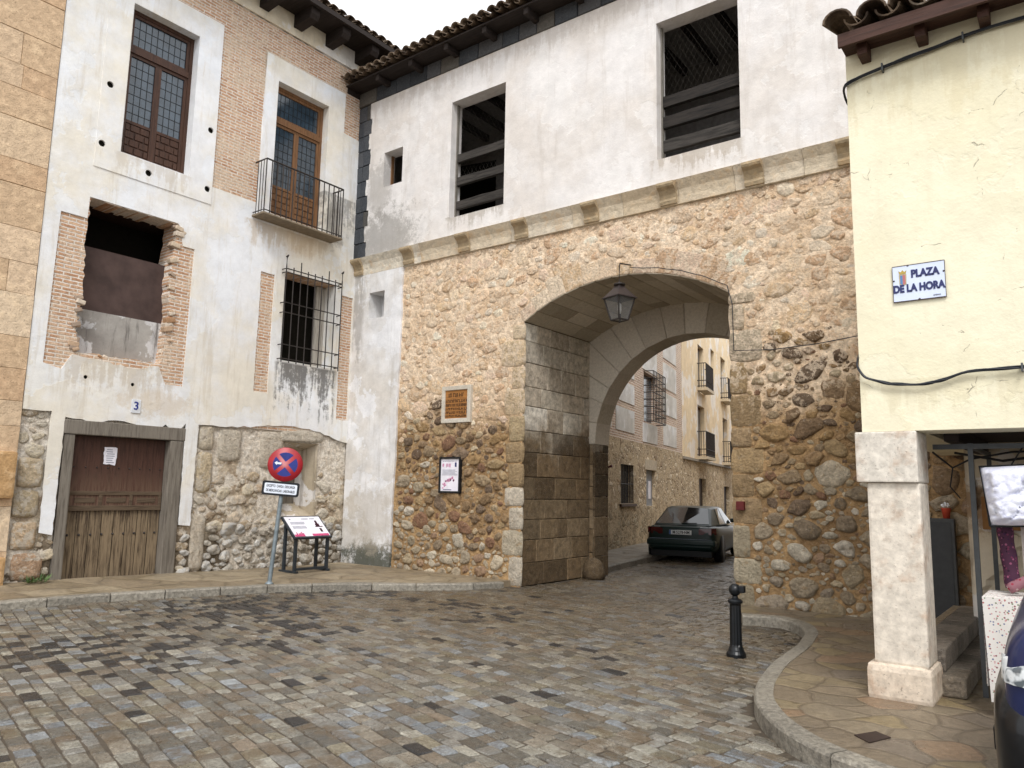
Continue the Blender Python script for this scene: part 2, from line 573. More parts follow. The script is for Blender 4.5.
def jag(pts, amp=0.03, step=0.12, closed=False):
    """broken outline between given points"""
    out = []
    n = len(pts)
    for i in range(n if closed else n - 1):
        a, b = pts[i], pts[(i + 1) % n]
        L = math.hypot(b[0] - a[0], b[1] - a[1])
        k = max(1, int(L / step))
        for j in range(k):
            t = j / k
            q = (a[0] + (b[0] - a[0]) * t, a[1] + (b[1] - a[1]) * t)
            if j:
                q = (q[0] + rnd.uniform(-amp, amp), q[1] + rnd.uniform(-amp, amp))
            out.append(q)
    if not closed:
        out.append(pts[-1])
    return out


def frange(a, b, st):
    n = max(1, int(math.ceil((b - a) / st - 1e-6)))
    return [a + (b - a) * i / n for i in range(n + 1)]


def rect(u0, u1, v0, v1):
    return [(u0, v0), (u1, v0), (u1, v1), (u0, v1)]


# ------------------------------------------------------------------ materials
M_rubf = rubble('rubble_far', 'far', displaced=False)
M_pl_up = plaster('plaster_gallery', '#e0dddb', '#d6d0ca', dirt='#b9b1a8', grime=0.3, patch='#e5e3e1', contrast=0.8,
                  stain=[(-11.2, 10.3, 6.6, 1.2, 1, 0.8, '#7f7c76', 0.6), (-11.4, 10.3, 7.7, 0.5, 1, 0.8, '#97938d', 0.5),
                         (-9, 10.3, 9.9, 3, 1, 0.25, '#b9a898', 0.5), (-5, 10.3, 9.9, 3, 1, 0.2, '#b3a59a', 0.4)],
                  drips=[('x', -5.15, -3.7, 6.75, 0.45, '#a89c8c', 0.6), ('x', -9.5, -8.1, 6.72, 0.4, '#a49c90', 0.6), ('x', -11.9, 4.0, 9.75, 0.7, '#aea398', 0.35)])
M_pl_house = plaster('plaster_house', '#e6e7e9', '#e2dccf', dirt='#c4b9a6', grime=0.42, patch='#e8edf4', contrast=0.7,
                     stain=[(-12.1, 9.75, 6.9, 1, 0.3, 0.6, '#7c7873', 0.6), (-12.1, 9.0, 6.3, 1, 0.6, 0.3, '#c9b08c', 0.4), (-12.1, 6.3, 2.9, 1, 0.7, 0.3, '#c9b79c', 0.5)],
                     drips=[('y', 8.55, 9.98, 3.93, 1.5, '#55524e', 0.8), ('y', 9.3, 10.3, 7.6, 1.2, '#66625d', 0.6), ('y', 4.9, 6.6, 3.5, 0.9, '#b8aa96', 0.5), ('y', 7.7, 9.6, 6.5, 0.7, '#b7a283', 0.5), ('y', 5.3, 6.6, 6.87, 0.6, '#b9ac98', 0.4)])
M_pl_strip = plaster('plaster_strip', '#e2e2e3', '#d0cbc4', dirt='#a49d92', grime=0.3, patch='#e8e9ec', contrast=1.2,
                     stain=[(-11.3, 10.4, 0.2, 1.0, 1, 0.42, '#3a3d2c', 0.9), (-11.3, 10.4, 1.0, 0.8, 1, 0.8, '#b4aa9a', 0.5)],
                     drips=[('x', -12.1, -11.8, 6.0, 3.0, '#8f8a84', 0.6)])
M_pl_yel = plaster('plaster_yellow', '#ece6cc', '#e8e1c4', dirt='#d6cdb2', grime=0.22, cracks=0.55, patch='#efe9d2', contrast=0.55,
                   drips=[('x', -1.6, 5.0, 5.2, 1.0, '#d3c6a0', 0.35), ('x', -1.6, 5.0, 2.5, 0.4, '#cfc4a4', 0.4)])
M_pl_old = plaster('plaster_portico', '#d8ccb6', '#bfae94', dirt='#7d6c57', grime=0.7, cracks=0.8,
                   stain=[(-0.9, 8.9, 1.5, 0.35, 1, 0.25, '#8b6a48', 0.8)])
M_pl_beige = plaster('plaster_beige', '#e3cfae', '#dcc6a4', dirt='#c9b392', grime=0.2)
M_pl_grey = plaster('plaster_panel', '#d8d6d2', '#c6c2bb', grime=0.3)
M_brick = bricks('brick_house', 'X', mort='#ddd2c6', bw=0.22, rh=0.057, ms=0.012, cols=('#b88c6c', '#cfac8e'))
M_brickf = bricks('brick_far', (-0.2202, 0.9755), mort='#d8cdc0', cols=('#b08f7c', '#c6a996'), ms=0.018, bw=0.28)
M_ash = blockmat('ashlar_jamb', damp=(2.1, 3.15, '#8e7c62', 0.95), var=0.36, fscale=11, blotch='#8a7d6a', bl=0.35, bd=0.02)
M_vault = blockmat('ashlar_vault', var=0.14, bl=0.15, blotch='#a79b88')
M_sand = blockmat('ashlar_sandstone', var=0.17, bl=0.4, blotch='#dcc4a2', fscale=9, bd=0.02)
M_quoin = blockmat('dressed_quoin', var=0.16, blotch='#cdbda4', bl=0.4)
M_slate = blockmat('slate_block', var=0.2, blotch='#4e4f52', bl=0.35, rough=0.6)
M_sett = blockmat('sett_stone', rough=0.46, spec=0.5, var=0.42, fscale=30, wet=True, bd=0.02, blotch='#6a6154', bl=0.6)
def settmat():
    m = Mat('wet_sett_stone')
    an = m.n('ShaderNodeAttribute', attribute_name='Col')
    a = an.outputs[0]
    y = m.sep()[1]
    fine = m.noise(48, 6, 0.75)
    med = m.noise(15, 5, 0.7)
    wear = m.noise(0.55, 5, 0.6)
    dirt = m.noise(5.0, 7, 0.72)
    f = m.n('ShaderNodeMapRange', {0: fine, 1: 0.36, 2: 0.64, 3: 0.62, 4: 1.34}).outputs[0]
    f2 = m.n('ShaderNodeMapRange', {0: med, 1: 0.36, 2: 0.64, 3: 0.78, 4: 1.18}).outputs[0]
    c = m.vm('MULTIPLY', m.vm('MULTIPLY', a, m.comb(f, f, f)), m.comb(f2, f2, f2))
    k = m.math('MULTIPLY', m.step(dirt, 0.47, 0.60), m.math('ADD', m.math('MULTIPLY', m.step(wear, 0.42, 0.6), 0.5), 0.22))
    far = m.step(y, 4.5, 9.0)
    k = m.math('MULTIPLY', m.math('ADD', k, m.math('MULTIPLY', far, 0.25)), an.outputs[3], clamp=True)
    c = m.mix(k, c, lin('#655238', 0.8, 1))
    spk = m.math('MULTIPLY', m.step(m.noise(110, 3, 0.6), 0.60, 0.68), an.outputs[3])
    c = m.mix(m.math('MULTIPLY', spk, 0.35), c, lin('#b9b4aa'))
    r = m.n('ShaderNodeMapRange', {0: m.noise(1.1, 6, 0.7), 1: 0.38, 2: 0.62, 3: 0.15, 4: 0.42}).outputs[0]
    h = m.math('ADD', fine, med)
    return m.out(c, r, 0.6, h=h, hd=0.012, hs=0.9)


M_sett = settmat()
M_kerb = blockmat('kerb_stone', rough=0.55, spec=0.45, var=0.42, fscale=24, wet=True, blotch='#69635a', bl=0.6, bd=0.02)
M_cornice = blockmat('cornice_stone', var=0.2, blotch='#b3946c', bl=0.6, fscale=9, bd=0.02)
M_pillar = blockmat('pillar_limestone', var=0.2, fscale=14, blotch='#a8866a', bl=0.6, bd=0.006)
M_dark = simple('dark_interior', '#15130f', 0.95, 0.05)
M_room = simple('room_plaster', '#8f8a86', 0.95, 0.05)
M_iron = simple('wrought_iron', '#2b2522', 0.6, 0.4, var=0.3)
M_castiron = simple('cast_iron_paint', '#0e1216', 0.35, 0.4, var=0.2)
M_steel = simple('galvanised_post', '#7f8a90', 0.45, 0.5, metal=0.3, var=0.2)
M_steel_d = simple('grey_tube', '#4b4e50', 0.5, 0.5, metal=0.2)
M_wdark = wood('dark_oak', '#4a3124', '#2a1b14', 'Z', 0.5)
M_woak = wood('golden_oak', '#7d5a3c', '#4e3623', 'Z', 0.55)
M_wgrey = wood('grey_timber', '#7d766c', '#4c453d', 'Z', 0.85)
M_wrail = wood('gallery_rail_timber', '#2f2a26', '#0b0a09', 'X', 0.8, 0.95)
M_wrailp = wood('pale_rail_timber', '#413d39', '#171513', 'X', 0.8, 0.9)
M_weave = wood('eave_timber_brown', '#4a3026', '#2b1a14', 'X', 0.6)
M_wblack = wood('eave_timber_black', '#2e2622', '#171210', 'X', 0.8)
M_door = wood('painted_door', '#4d342b', '#2e1f19', 'Z', 0.6, 0.8, worn=(1.35, 1.95, '#6a5344'))
M_door_low = wood('bare_door_boards', '#84735c', '#3a2e23', 'Z', 0.85, 0.95, worn=(1.25, 0.95, '#3d3027'))
M_glass = simple('leaded_pane', '#33414d', 0.12, 0.9, var=0.25, nscale=6, bump=0.001)
M_glass_far = simple('far_pane', '#46505a', 0.15, 0.8, bump=0)
M_lead = simple('lead_came', '#1d2022', 0.6, 0.3)
M_board = simple('rusty_sheet', '#4c3d39', 0.75, 0.25, var=0.25, nscale=3)
M_cable = simple('black_cable', '#22252b', 0.5, 0.4)
M_white = simple('white_enamel', '#dfe6f2', 0.35, 0.5, var=0.03, bump=0)
M_blue = simple('blue_paint', '#1d2c7c', 0.4, 0.5, bump=0)
M_navy = simple('navy_letter', '#2b3163', 0.5, 0.4, bump=0)
M_red = simple('red_paint', '#9c1c26', 0.4, 0.5, bump=0)
M_redd = simple('dark_red_box', '#581515', 0.5, 0.4)
M_black = simple('black_paint', '#15171b', 0.45, 0.4, bump=0)
M_paper = simple('white_paper', '#e4e2ea', 0.7, 0.2, var=0.06)
M_pink = simple('pink_print', '#c4517c', 0.7, 0.2, var=0.3, nscale=60)
M_inkgrey = simple('grey_print', '#8f93a0', 0.7, 0.2, bump=0)
M_plum = simple('plum_print', '#3d1f2a', 0.7, 0.2, bump=0)
M_lampglass = Mat('lamp_glass')
M_lampglass.b.inputs['Alpha'].default_value = 0.22
M_lampglass = M_lampglass.out(lin('#8d9296'), 0.2, 0.5)


def stonemat(name, zone='front'):
    m = Mat(name)
    a = m.n('ShaderNodeAttribute', attribute_name='Col').outputs[0]
    fine = m.noise(30, 7, 0.75)
    med = m.noise(9, 5, 0.7)
    f = m.n('ShaderNodeMapRange', {0: fine, 1: 0.34, 2: 0.66, 3: 0.70, 4: 1.30}).outputs[0]
    f2 = m.n('ShaderNodeMapRange', {0: med, 1: 0.32, 2: 0.68, 3: 0.76, 4: 1.2}).outputs[0]
    c = m.vm('MULTIPLY', a, m.comb(f, f, f))
    c = m.vm('MULTIPLY', c, m.comb(f2, f2, f2))
    li = m.step(m.noise(16, 5, 0.7), 0.58, 0.68)
    c = m.mix(m.math('MULTIPLY', li, 0.35), c, lin('#d8cdbd'))
    # old mortar smeared over the faces
    z = m.sep()[2]
    sm = m.noise(8.0, 8, 0.72, vec=m.vm('ADD', m.pos, (3, 9, 4)))
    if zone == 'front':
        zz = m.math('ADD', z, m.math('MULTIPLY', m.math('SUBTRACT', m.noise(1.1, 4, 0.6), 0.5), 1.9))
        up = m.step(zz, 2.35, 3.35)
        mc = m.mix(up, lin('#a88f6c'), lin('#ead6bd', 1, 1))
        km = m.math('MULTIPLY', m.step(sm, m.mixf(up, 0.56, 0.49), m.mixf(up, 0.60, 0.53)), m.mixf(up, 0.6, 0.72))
    else:
        mc = lin('#d2c8b8')
        km = m.math('MULTIPLY', m.step(sm, 0.50, 0.54), 0.75)
    c = m.mix(km, c, m.vm('MULTIPLY', mc, m.comb(f, f, f)) if zone == 'front' else mc)
    pits = m.step(m.noise(60, 4, 0.7), 0.60, 0.68)
    c = m.mix(m.math('MULTIPLY', pits, 0.45), c, lin('#6a5340'))
    h = m.math('SUBTRACT', m.math('ADD', fine, med), m.math('MULTIPLY', pits, 0.35))
    return m.out(c, 0.9, 0.2, h=h, hd=0.05, hs=1.0)


def mortarmat(name, zone):
    m = Mat(name)
    z = m.sep()[2]
    n1, n2, n3 = m.noise(3.0, 5, 0.65), m.noise(14, 6, 0.72), m.noise(55, 4, 0.7)
    if zone == 'front':
        zz = m.math('ADD', z, m.math('MULTIPLY', m.math('SUBTRACT', m.noise(1.1, 4, 0.6), 0.5), 1.9))
        up = m.step(zz, 2.35, 3.35)
        lo = m.mix(m.step(n1, 0.38, 0.62), lin('#967a58', 1, 1), lin('#b3946c', 1, 1))
        hi = m.mix(m.step(n1, 0.38, 0.62), lin('#d8bd9e', 1, 1), lin('#ead5bb', 1, 1))
        c = m.mix(up, lo, hi)
    else:
        c = m.mix(m.step(n1, 0.38, 0.62), lin('#a89680'), lin('#c8baa4'))
        ft = m.step(z, 0.9, 0.6)
        c = m.mix(m.math('MULTIPLY', ft, 0.8), c, lin('#5c5244'))
        ren = m.step(m.math('ADD', m.noise(1.3, 6, 0.68), m.math('MULTIPLY', m.step(z, 0.9, 2.2), 0.16)), 0.50, 0.53)
        rc = m.ramp(m.noise(6, 7, 0.75), [(0.32, '#b8aa98'), (0.5, '#d6ccbd'), (0.66, '#e6dfd4')])
        c = m.mix(ren, c, rc)
    f = m.n('ShaderNodeMapRange', {0: n2, 1: 0.35, 2: 0.65, 3: 0.66, 4: 1.25}).outputs[0]
    c = m.vm('MULTIPLY', c, m.comb(f, f, f))
    c = m.mix(m.math('MULTIPLY', m.step(n3, 0.60, 0.7), 0.4), c, lin('#e0d3c0'))
    c = m.mix(m.math('MULTIPLY', m.step(n3, 0.42, 0.34), 0.4), c, lin('#5a4a3a'))
    m.out(c, 0.92, 0.15)
    h = m.math('ADD', m.math('MULTIPLY', n2, 0.9), m.math('ADD', m.math('MULTIPLY', n3, 0.35), m.math('MULTIPLY', n1, 0.6)))
    dp = m.n('ShaderNodeDisplacement', {'Height': h, 'Midlevel': 0.85, 'Scale': 0.05})
    m.set(m.o.inputs['Displacement'], dp.outputs[0])
    m.m.displacement_method = 'BOTH'
    return m.m


def fbm(x, y, s_, o=0.0):
    return N2(x, y, s_, o) + 0.5 * N2(x, y, s_ * 2.1, o + 5)


def lump(g, f, cu, cv, a, b, rot, H, colr, p=2.6, seed=0.0, wob=0.13):
    """one rough field stone: superelliptic outline, domed, knobbly face"""
    nseg, rings_ = 16, ((1.03, -0.5), (0.98, 0.3), (0.88, 0.75), (0.66, 0.95), (0.33, 1.0))
    cr, sr = math.cos(rot), math.sin(rot)
    nk = rnd.randint(4, 7)
    pl_ = [(2 * math.pi * (k + rnd.uniform(-.28, .28)) / nk + seed, rnd.uniform(0.74, 1.08)) for k in range(nk)]
    sharp = rnd.uniform(6, 14)
    tx, ty = rnd.uniform(-.25, .25), rnd.uniform(-.25, .25)
    vs = []
    for (q, hh) in rings_:
        for k in range(nseg):
            t = 2 * math.pi * k / nseg
            c_, s_ = math.cos(t), math.sin(t)
            if p < 6:
                rr_ = min(1.3, (1e-9 + sum(max(0.0, math.cos(t - ph) / d_) ** sharp for ph, d_ in pl_)) ** (-1 / sharp))
            else:
                rr_ = (abs(c_) ** p + abs(s_) ** p) ** (-1 / p)
            rr_ *= 1 + wob * (noise.noise(Vector((c_ * 1.4 + seed, s_ * 1.4, seed * 1.7))) * 1.6 + noise.noise(Vector((c_ * 4 + seed, s_ * 4, seed))) * 0.7)
            x, y = a * rr_ * c_ * q, b * rr_ * s_ * q
            hx = H * (hh + (tx * x / a + ty * y / b) * max(0, hh) + (0.5 * noise.noise(Vector((x * 13 + seed * 3, y * 13, seed))) + 0.35 * noise.noise(Vector((x * 34, y * 34 + seed, seed)))) * (hh > 0.5))
            vs.append(f(cu + x * cr - y * sr, cv + x * sr + y * cr, hx))
    vs.append(f(cu, cv, H * (1.0 + 0.25 * noise.noise(Vector((seed, 3, 1))))))
    fs = []
    for r_ in range(4):
        for k in range(nseg):
            fs.append((r_ * nseg + k, r_ * nseg + (k + 1) % nseg, (r_ + 1) * nseg + (k + 1) % nseg, (r_ + 1) * nseg + k))
    for k in range(nseg):
        fs.append((4 * nseg + k, 4 * nseg + (k + 1) % nseg, 5 * nseg))
    g.add(vs, fs, colr, True)


def field(g, f, u0, u1, v0, v1, spec, colf, ok, taken=None, kd=0.92):
    """pack stones of falling size. spec: list of (radius, tries)"""
    cell = 0.3
    H_ = {}
    placed = []

    def near(u, v, r):
        i, j = int(u // cell), int(v // cell)
        for di in (-1, 0, 1):
            for dj in (-1, 0, 1):
                for (a, b, q) in H_.get((i + di, j + dj), ()):
                    if ((a - u) / 1.18) ** 2 + ((b - v) / 0.88) ** 2 < ((q + r) * kd) ** 2:
                        return True
        return False
    for (r, tries) in spec:
        for _ in range(tries):
            u, v = rnd.uniform(u0, u1), rnd.uniform(v0, v1)
            rr_ = r * rnd.uniform(0.85, 1.15)
            if not ok(u, v, rr_) or near(u, v, rr_):
                continue
            H_.setdefault((int(u // cell), int(v // cell)), []).append((u, v, rr_))
            placed.append((u, v, rr_))
    for (u, v, r) in placed:
        cc, H, *ex = colf(u, v, r)
        r *= ex[0] if ex else 1.0
        e = rnd.uniform(1.0, 1.35)
        lump(g, f, u, v, r * e, r / e * 0.98, rnd.gauss(0, 0.3), H, cc, rnd.uniform(2.2, 4.2), rnd.uniform(0, 90), 0.10)


# roof tile material: old clay with lichen
def tilemat():
    m = Mat('clay_tile')
    n = m.noise(3.2, 5, 0.7)
    c = m.ramp(n, [(0.25, '#3a322b'), (0.42, '#5c4e42'), (0.55, '#7b6a58'), (0.66, '#8a7f70'), (0.8, '#4a3f36')])
    f = m.noise(30, 5, 0.7)
    c = m.mix(m.math('MULTIPLY', m.step(f, 0.5, 0.7), 0.5), c, lin('#2c2622'))
    return m.out(c, 0.85, 0.25, h=f, hd=0.008)


M_tile = tilemat()
M_stone = stonemat('field_stone')
M_stoneh = stonemat('house_stone', 'house')
M_mort = mortarmat('lime_mortar', 'front')
M_morth = mortarmat('earth_mortar', 'house')

# ================================================================== GROUND
ground_mat = simple('earth', '#6d655a', 0.85, 0.3, var=0.2, nscale=3)
G().grid(lambda u, v: (u, v, -0.045), frange(-150, 150, 50), frange(-120, 200, 40)).build('ground', ground_mat, kind='structure', recalc=False)

# ---- stone setts of the square and the street (one surface, each stone modelled)
SETT = [('#8e8b84', 14), ('#99958a', 12), ('#868a8d', 9), ('#9da1a3', 3), ('#8f877a', 9), ('#a8a498', 7), ('#767269', 12), ('#81776a', 9), ('#87806f', 8), ('#86796a', 3), ('#6b675f', 10)]
SP = [lin(c, 0.70, 1.15) for c, k in SETT for _ in range(k)]
g = G()
ca, sa = math.cos(R(-13)), math.sin(R(-13))
KERB_R = [(-3.55, 9.45), (-3.15, 9.64), (-2.8, 9.29), (-2.6, 8.81), (-2.46, 7.98), (-2.39, 7.03), (-2.26, 6.29), (-2.1, 5.76), (-1.86, 5.34), (-1.56, 4.99), (-1.26, 4.80), (-0.99, 4.68), (-0.4, 4.5), (0.6, 4.3), (3.0, 4.2), (8, 4.2)]
KERB_L = [(-11.2, -6.0), (-11.1, 0.0), (-10.98, 3.0), (-10.9, 4.0), (-10.78, 5.07), (-10.38, 6.26), (-10.0, 7.23), (-9.4, 8.2), (-8.55, 8.95), (-8.0, 9.6), (-7.78, 10.12)]
KERB_F = [(-7.75, 13.15), (-7.95, 14.2), (-8.35, 16.5), (-9.05, 20.0), (-10.9, 28.0), (-14.4, 43.0)]


def at_y(pl, y, default):
    for a, b in zip(pl, pl[1:]):
        if min(a[1], b[1]) <= y <= max(a[1], b[1]) and abs(a[1] - b[1]) > 1e-6:
            return a[0] + (b[0] - a[0]) * (y - a[1]) / (b[1] - a[1])
    return default


KRs = sorted([p for p in KERB_R if p[0] > -3.2 and p[1] > 4.25], key=lambda p: p[1])


def on_setts(x, y):
    if y < 10.38:
        xl = at_y(KERB_L, y, -7.6)
        if y < 4.6:
            xr = 6
        else:
            xr = at_y([(-0.4, 4.5), (-0.99, 4.68), (-1.26, 4.80), (-1.56, 4.99), (-1.86, 5.34), (-2.1, 5.76), (-2.26, 6.29), (-2.39, 7.03), (-2.46, 7.98), (-2.6, 8.81), (-2.8, 9.29), (-3.4, 9.62), (-3.55, 9.75), (-3.9, 10.38)], y, 6)
        return xl + 0.04 < x < xr - 0.04
    if y < 13.1:
        return -7.6 < x < -3.95
    xl = at_y(KERB_F, y, -9)
    return xl + 0.03 < x < xl + 4.6


def in_view(x, y):
    d = 0.6 * -x + 0.79 * y
    r = 0.8 * x + 0.6 * y
    return d > 1.2 and abs(r) < d * 0.78 + 0.8


v = -4.0
while v < 27:
    rh = rnd.uniform(0.10, 0.138) if v < 13 else rnd.uniform(0.14, 0.18)
    u = -16 + rnd.uniform(0, 0.2)
    while u < 6:
        L = rnd.choice([0.11, 0.14, 0.16, 0.17, 0.19, 0.21, 0.24]) * rnd.uniform(0.92, 1.08)
        if v > 13:
            L *= 1.3
        cu, cv = u + L / 2, v + rh / 2
        x, y = cu * ca - cv * sa, cu * sa + cv * ca
        if on_setts(x, y) and in_view(x, y):
            dz = 0.010 * N2(x, y, 1.3) + 0.014 * N2(x, y, 0.45, 3)
            tx, ty = rnd.gauss(0, 0.02), rnd.gauss(0, 0.02)
            cl = N2(x, y, 0.55, 9.1)
            left = max(0.0, min(1.0, (-5.2 - x) / 3.0))
            pdark = 0.025 + 0.42 * left * max(0.0, min(1, cl * 3.5 + 0.35)) if y < 8.6 else 0.015
            if rnd.random() < pdark:
                cc = lin(rnd.choice(['#262424', '#2e2a28', '#201f1f']))[:3] + (0.0,)
            else:
                cc = rnd.choice(SP)
                kk = rnd.uniform(0.82, 1.26)
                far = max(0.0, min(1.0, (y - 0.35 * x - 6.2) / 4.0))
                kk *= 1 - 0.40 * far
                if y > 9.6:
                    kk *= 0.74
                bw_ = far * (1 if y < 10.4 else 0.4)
                cc = (cc[0] * kk * (1 + .05 * bw_), cc[1] * kk * (1 - .03 * bw_), cc[2] * kk * (1 - 0.13 * bw_), 1)

            def f(a, b, h, cu=cu, cv=cv, dz=dz, tx=tx, ty=ty):
                wv = 0.035 * math.sin(a * 0.9 + b * 0.4) + 0.03 * N2(a, b, 0.7, 5)
                bb = b + wv
                return (a * ca - bb * sa, a * sa + bb * ca, dz - 0.024 + h + (a - cu) * tx + (b - cv) * ty)
            gp = rnd.uniform(0.001, 0.006)
            g.block(f, u + gp, u + L - gp, v + gp, v + rh - gp, 0.024, 0.011, cc, jit=0.008)
        u += L
    v += rh
g.build('square_paving', M_sett, kind='structure', cols=True, recalc=False)
# joints bed under the setts
jm = simple('joint_sand', '#4c443a', 0.6, 0.3, var=0.3, nscale=25)
gb = G().grid(lambda u, v: (u, v, -0.010 + 0.010 * N2(u, v, 1.3) + 0.014 * N2(u, v, 0.45, 3)), frange(-16, 8, 0.4), frange(-4, 48, 0.5))
gb.build('paving_bed', jm, kind='structure', recalc=False)


# ---- kerbs
def kerb(pl, z, wd, name, side=1, seg=0.85, base='#8e887c'):
    g = G()
    pts = [Vector((a, b)) for a, b in pl]
    dense = []
    for a, b in zip(pts, pts[1:]):
        n = max(1, int((b - a).length / 0.06))
        dense += [a + (b - a) * i / n for i in range(n)]
    dense.append(pts[-1])
    # soften the corners
    for _ in range(12):
        dense = [dense[0]] + [(dense[i - 1] + dense[i] * 2 + dense[i + 1]) / 4 for i in range(1, len(dense) - 1)] + [dense[-1]]
    i = 0
    while i < len(dense) - 2:
        k = min(len(dense) - 1, i + max(4, int(seg * rnd.uniform(0.75, 1.2) / 0.06)))
        seq = dense[i:k + 1]
        c0 = lin(base, rnd.uniform(0.75, 1.1))
        prof = [(0, -0.06), (0.0, z - 0.022), (0.012, z - 0.004), (0.03, z), (wd, z + 0.002), (wd, -0.06)]
        vs, nn = [], len(prof)
        for j, p in enumerate(seq):
            q0, q1 = seq[max(0, j - 1)], seq[min(len(seq) - 1, j + 1)]
            t = (q1 - q0).normalized()
            nrm = Vector((-t.y, t.x)) * side
            pp = p
            if j == 0:
                pp = p + t * 0.007
            if j == len(seq) - 1:
                pp = p - t * 0.007
            for (a, b) in prof:
                q = pp + nrm * a
                vs.append((q.x, q.y, b + 0.006 * N2(q.x, q.y, 3.0)))
        fs = [(a * nn + b, (a + 1) * nn + b, (a + 1) * nn + b + 1, a * nn + b + 1) for a in range(len(seq) - 1) for b in range(nn - 1)]
        fs += [tuple(range(nn)), tuple((len(seq) - 1) * nn + b for b in range(nn))[::-1]]
        g.add(vs, fs, c0)
        i = k
    return g.build(name, M_kerb, kind='structure', cols=True)


kerb(KERB_R, 0.12, 0.14, 'kerb', 1)
kerb(KERB_L, 0.10, 0.13, 'kerb', 1, seg=0.8)
kerb(KERB_F, 0.12, 0.15, 'kerb', 1, seg=1.0, base='#7a756c')


# ---- pavements
def pavemat(name, cols_, mort, scale, rough=0.55, bumpd=0.015, warpamt=0.2):
    m = Mat(name)
    p = warp(m, m.pos, 1.8, warpamt)
    vA = m.n('ShaderNodeTexVoronoi', {'Vector': p, 'Scale': scale}, feature='F1', voronoi_dimensions='2D')
    e = m.n('ShaderNodeTexVoronoi', {'Vector': p, 'Scale': scale}, feature='DISTANCE_TO_EDGE', voronoi_dimensions='2D').outputs[0]
    r = m.sep(vA.outputs['Color'])[0]
    c = m.ramp(r, [(i / len(cols_), k) for i, k in enumerate(cols_)], const=True)
    fine = m.noise(24, 6, 0.72)
    f = m.n('ShaderNodeMapRange', {0: fine, 1: 0.34, 2: 0.66, 3: 0.7, 4: 1.25}).outputs[0]
    c = m.vm('MULTIPLY', c, m.comb(f, f, f))
    jt = m.step(e, 0.022, 0.008)
    worn = m.step(m.noise(1.6, 4, 0.6), 0.45, 0.62)
    k = m.math('MULTIPLY', m.step(e, 0.09, 0.03), m.math('ADD', m.math('MULTIPLY', worn, 0.5), 0.4))
    c = m.mix(k, c, lin(mort))
    h = m.math('ADD', m.math('MULTIPLY', m.step(e, 0.0, 0.1), 0.6), m.math('MULTIPLY', fine, 0.9))
    gr_ = m.step(m.noise(70, 3, 0.7), 0.55, 0.7)
    c = m.mix(m.math('MULTIPLY', gr_, m.math('ADD', m.math('MULTIPLY', k, 0.6), 0.12)), c, lin('#b3a892'))
    c = m.mix(m.math('MULTIPLY', m.math('MULTIPLY', jt, m.step(m.noise(4.5, 5, 0.7), 0.42, 0.55)), 0.6), c, lin('#4a4035'))
    blt = m.step(m.noise(3.0, 7, 0.75), 0.47, 0.6)
    c = m.mix(m.math('MULTIPLY', blt, 0.45), c, lin('#645a4d'))
    rr = m.n('ShaderNodeMapRange', {0: m.noise(1.7, 4, 0.6), 1: 0.35, 2: 0.65, 3: rough - 0.2, 4: rough + 0.25}).outputs[0]
    return m.out(c, rr, 0.45, h=h, hd=bumpd, hs=0.9)


M_pave_r = pavemat('flagstones', ['#827462', '#7b6e5c', '#877960', '#7a6e60', '#857763', '#8a735c', '#786c5a', '#877a66', '#8c7c5e'], '#6e6150', 3.4, rough=0.42, bumpd=0.02, warpamt=0.35)
M_pave_l = pavemat('old_concrete', ['#8f8069', '#8a7b64', '#968871', '#857660'], '#75674f', 1.4, warpamt=0.5)
M_pave_f = pavemat('street_flags', ['#8c8478', '#827a6e', '#948c80'], '#6a6258', 1.6)


def inset(pl, d, side=1):
    out = []
    for i, p in enumerate(pl):
        a, b = Vector(pl[max(0, i - 1)]), Vector(pl[min(len(pl) - 1, i + 1)])
        t = (b - a).normalized()
        out.append((p[0] - t.y * d * side, p[1] + t.x * d * side))
    return out


pr = inset(KERB_R, 0.10, 1)
pr = [(-3.93, 10.42), (-3.72, 9.6)] + pr[1:] + [(8, 10.5)]
G().plate('Z', 0.116, pr, depth=0.12).build('pavement', M_pave_r, kind='structure')
plx = inset(KERB_L, 0.08, 1)
G().plate('Z', 0.097, [(-12.2, -6)] + plx[:-1] + [(-7.85, 10.45), (-12.2, 10.45)], depth=0.1).build('pavement', M_pave_l, kind='structure')
# slightly raised ramp of worn mortar along the old house
gr = G().grid(lambda u, v: (-12.14 + v * 1.05, u, 0.099 + 0.085 * max(0, min(1, (9.0 - u) / 4.0)) * (1 - v) ** 1.3 + 0.006 * N2(u, v, 3)), frange(1.5, 10.3, 0.2), frange(0, 1, 0.1))
gr.build('pavement', M_pave_l, kind='structure', recalc=False)
plf = inset(KERB_F, 0.1, 1)
G().plate('Z', 0.117, plf + [(-18.4, 43.0), (-9.85, 13.0)], depth=0.1).build('pavement', M_pave_f, kind='structure')

# ================================================================== OLD TOWN HOUSE (left)
XH = -12.10
house = thing('town_house', 'old white plastered house with brick panels, peeling stone base and number 3 door', 'house', (XH, 7.4, 0))

WA = rect(5.37, 6.55, 6.87, 9.48)
WB = rect(8.2, 9.45, 6.72, 9.42)
GRO = rect(8.62, 9.86, 3.95, 5.68)
# brick backing with openings
brick_open = jag([(5.02, 3.55), (6.33, 3.55), (6.42, 4.4), (6.36, 5.0), (6.44, 5.7), (6.44, 5.98), (5.02, 5.98), (4.99, 5.3), (5.03, 4.5), (4.97, 4.1)], 0.018, 0.08, True)
G().plate('X', XH - 0.02, rect(4.34, 11.0, 2.62, 10.52), [WA, WB, GRO, brick_open], 0.45).build('brick_wall', M_brick, house)
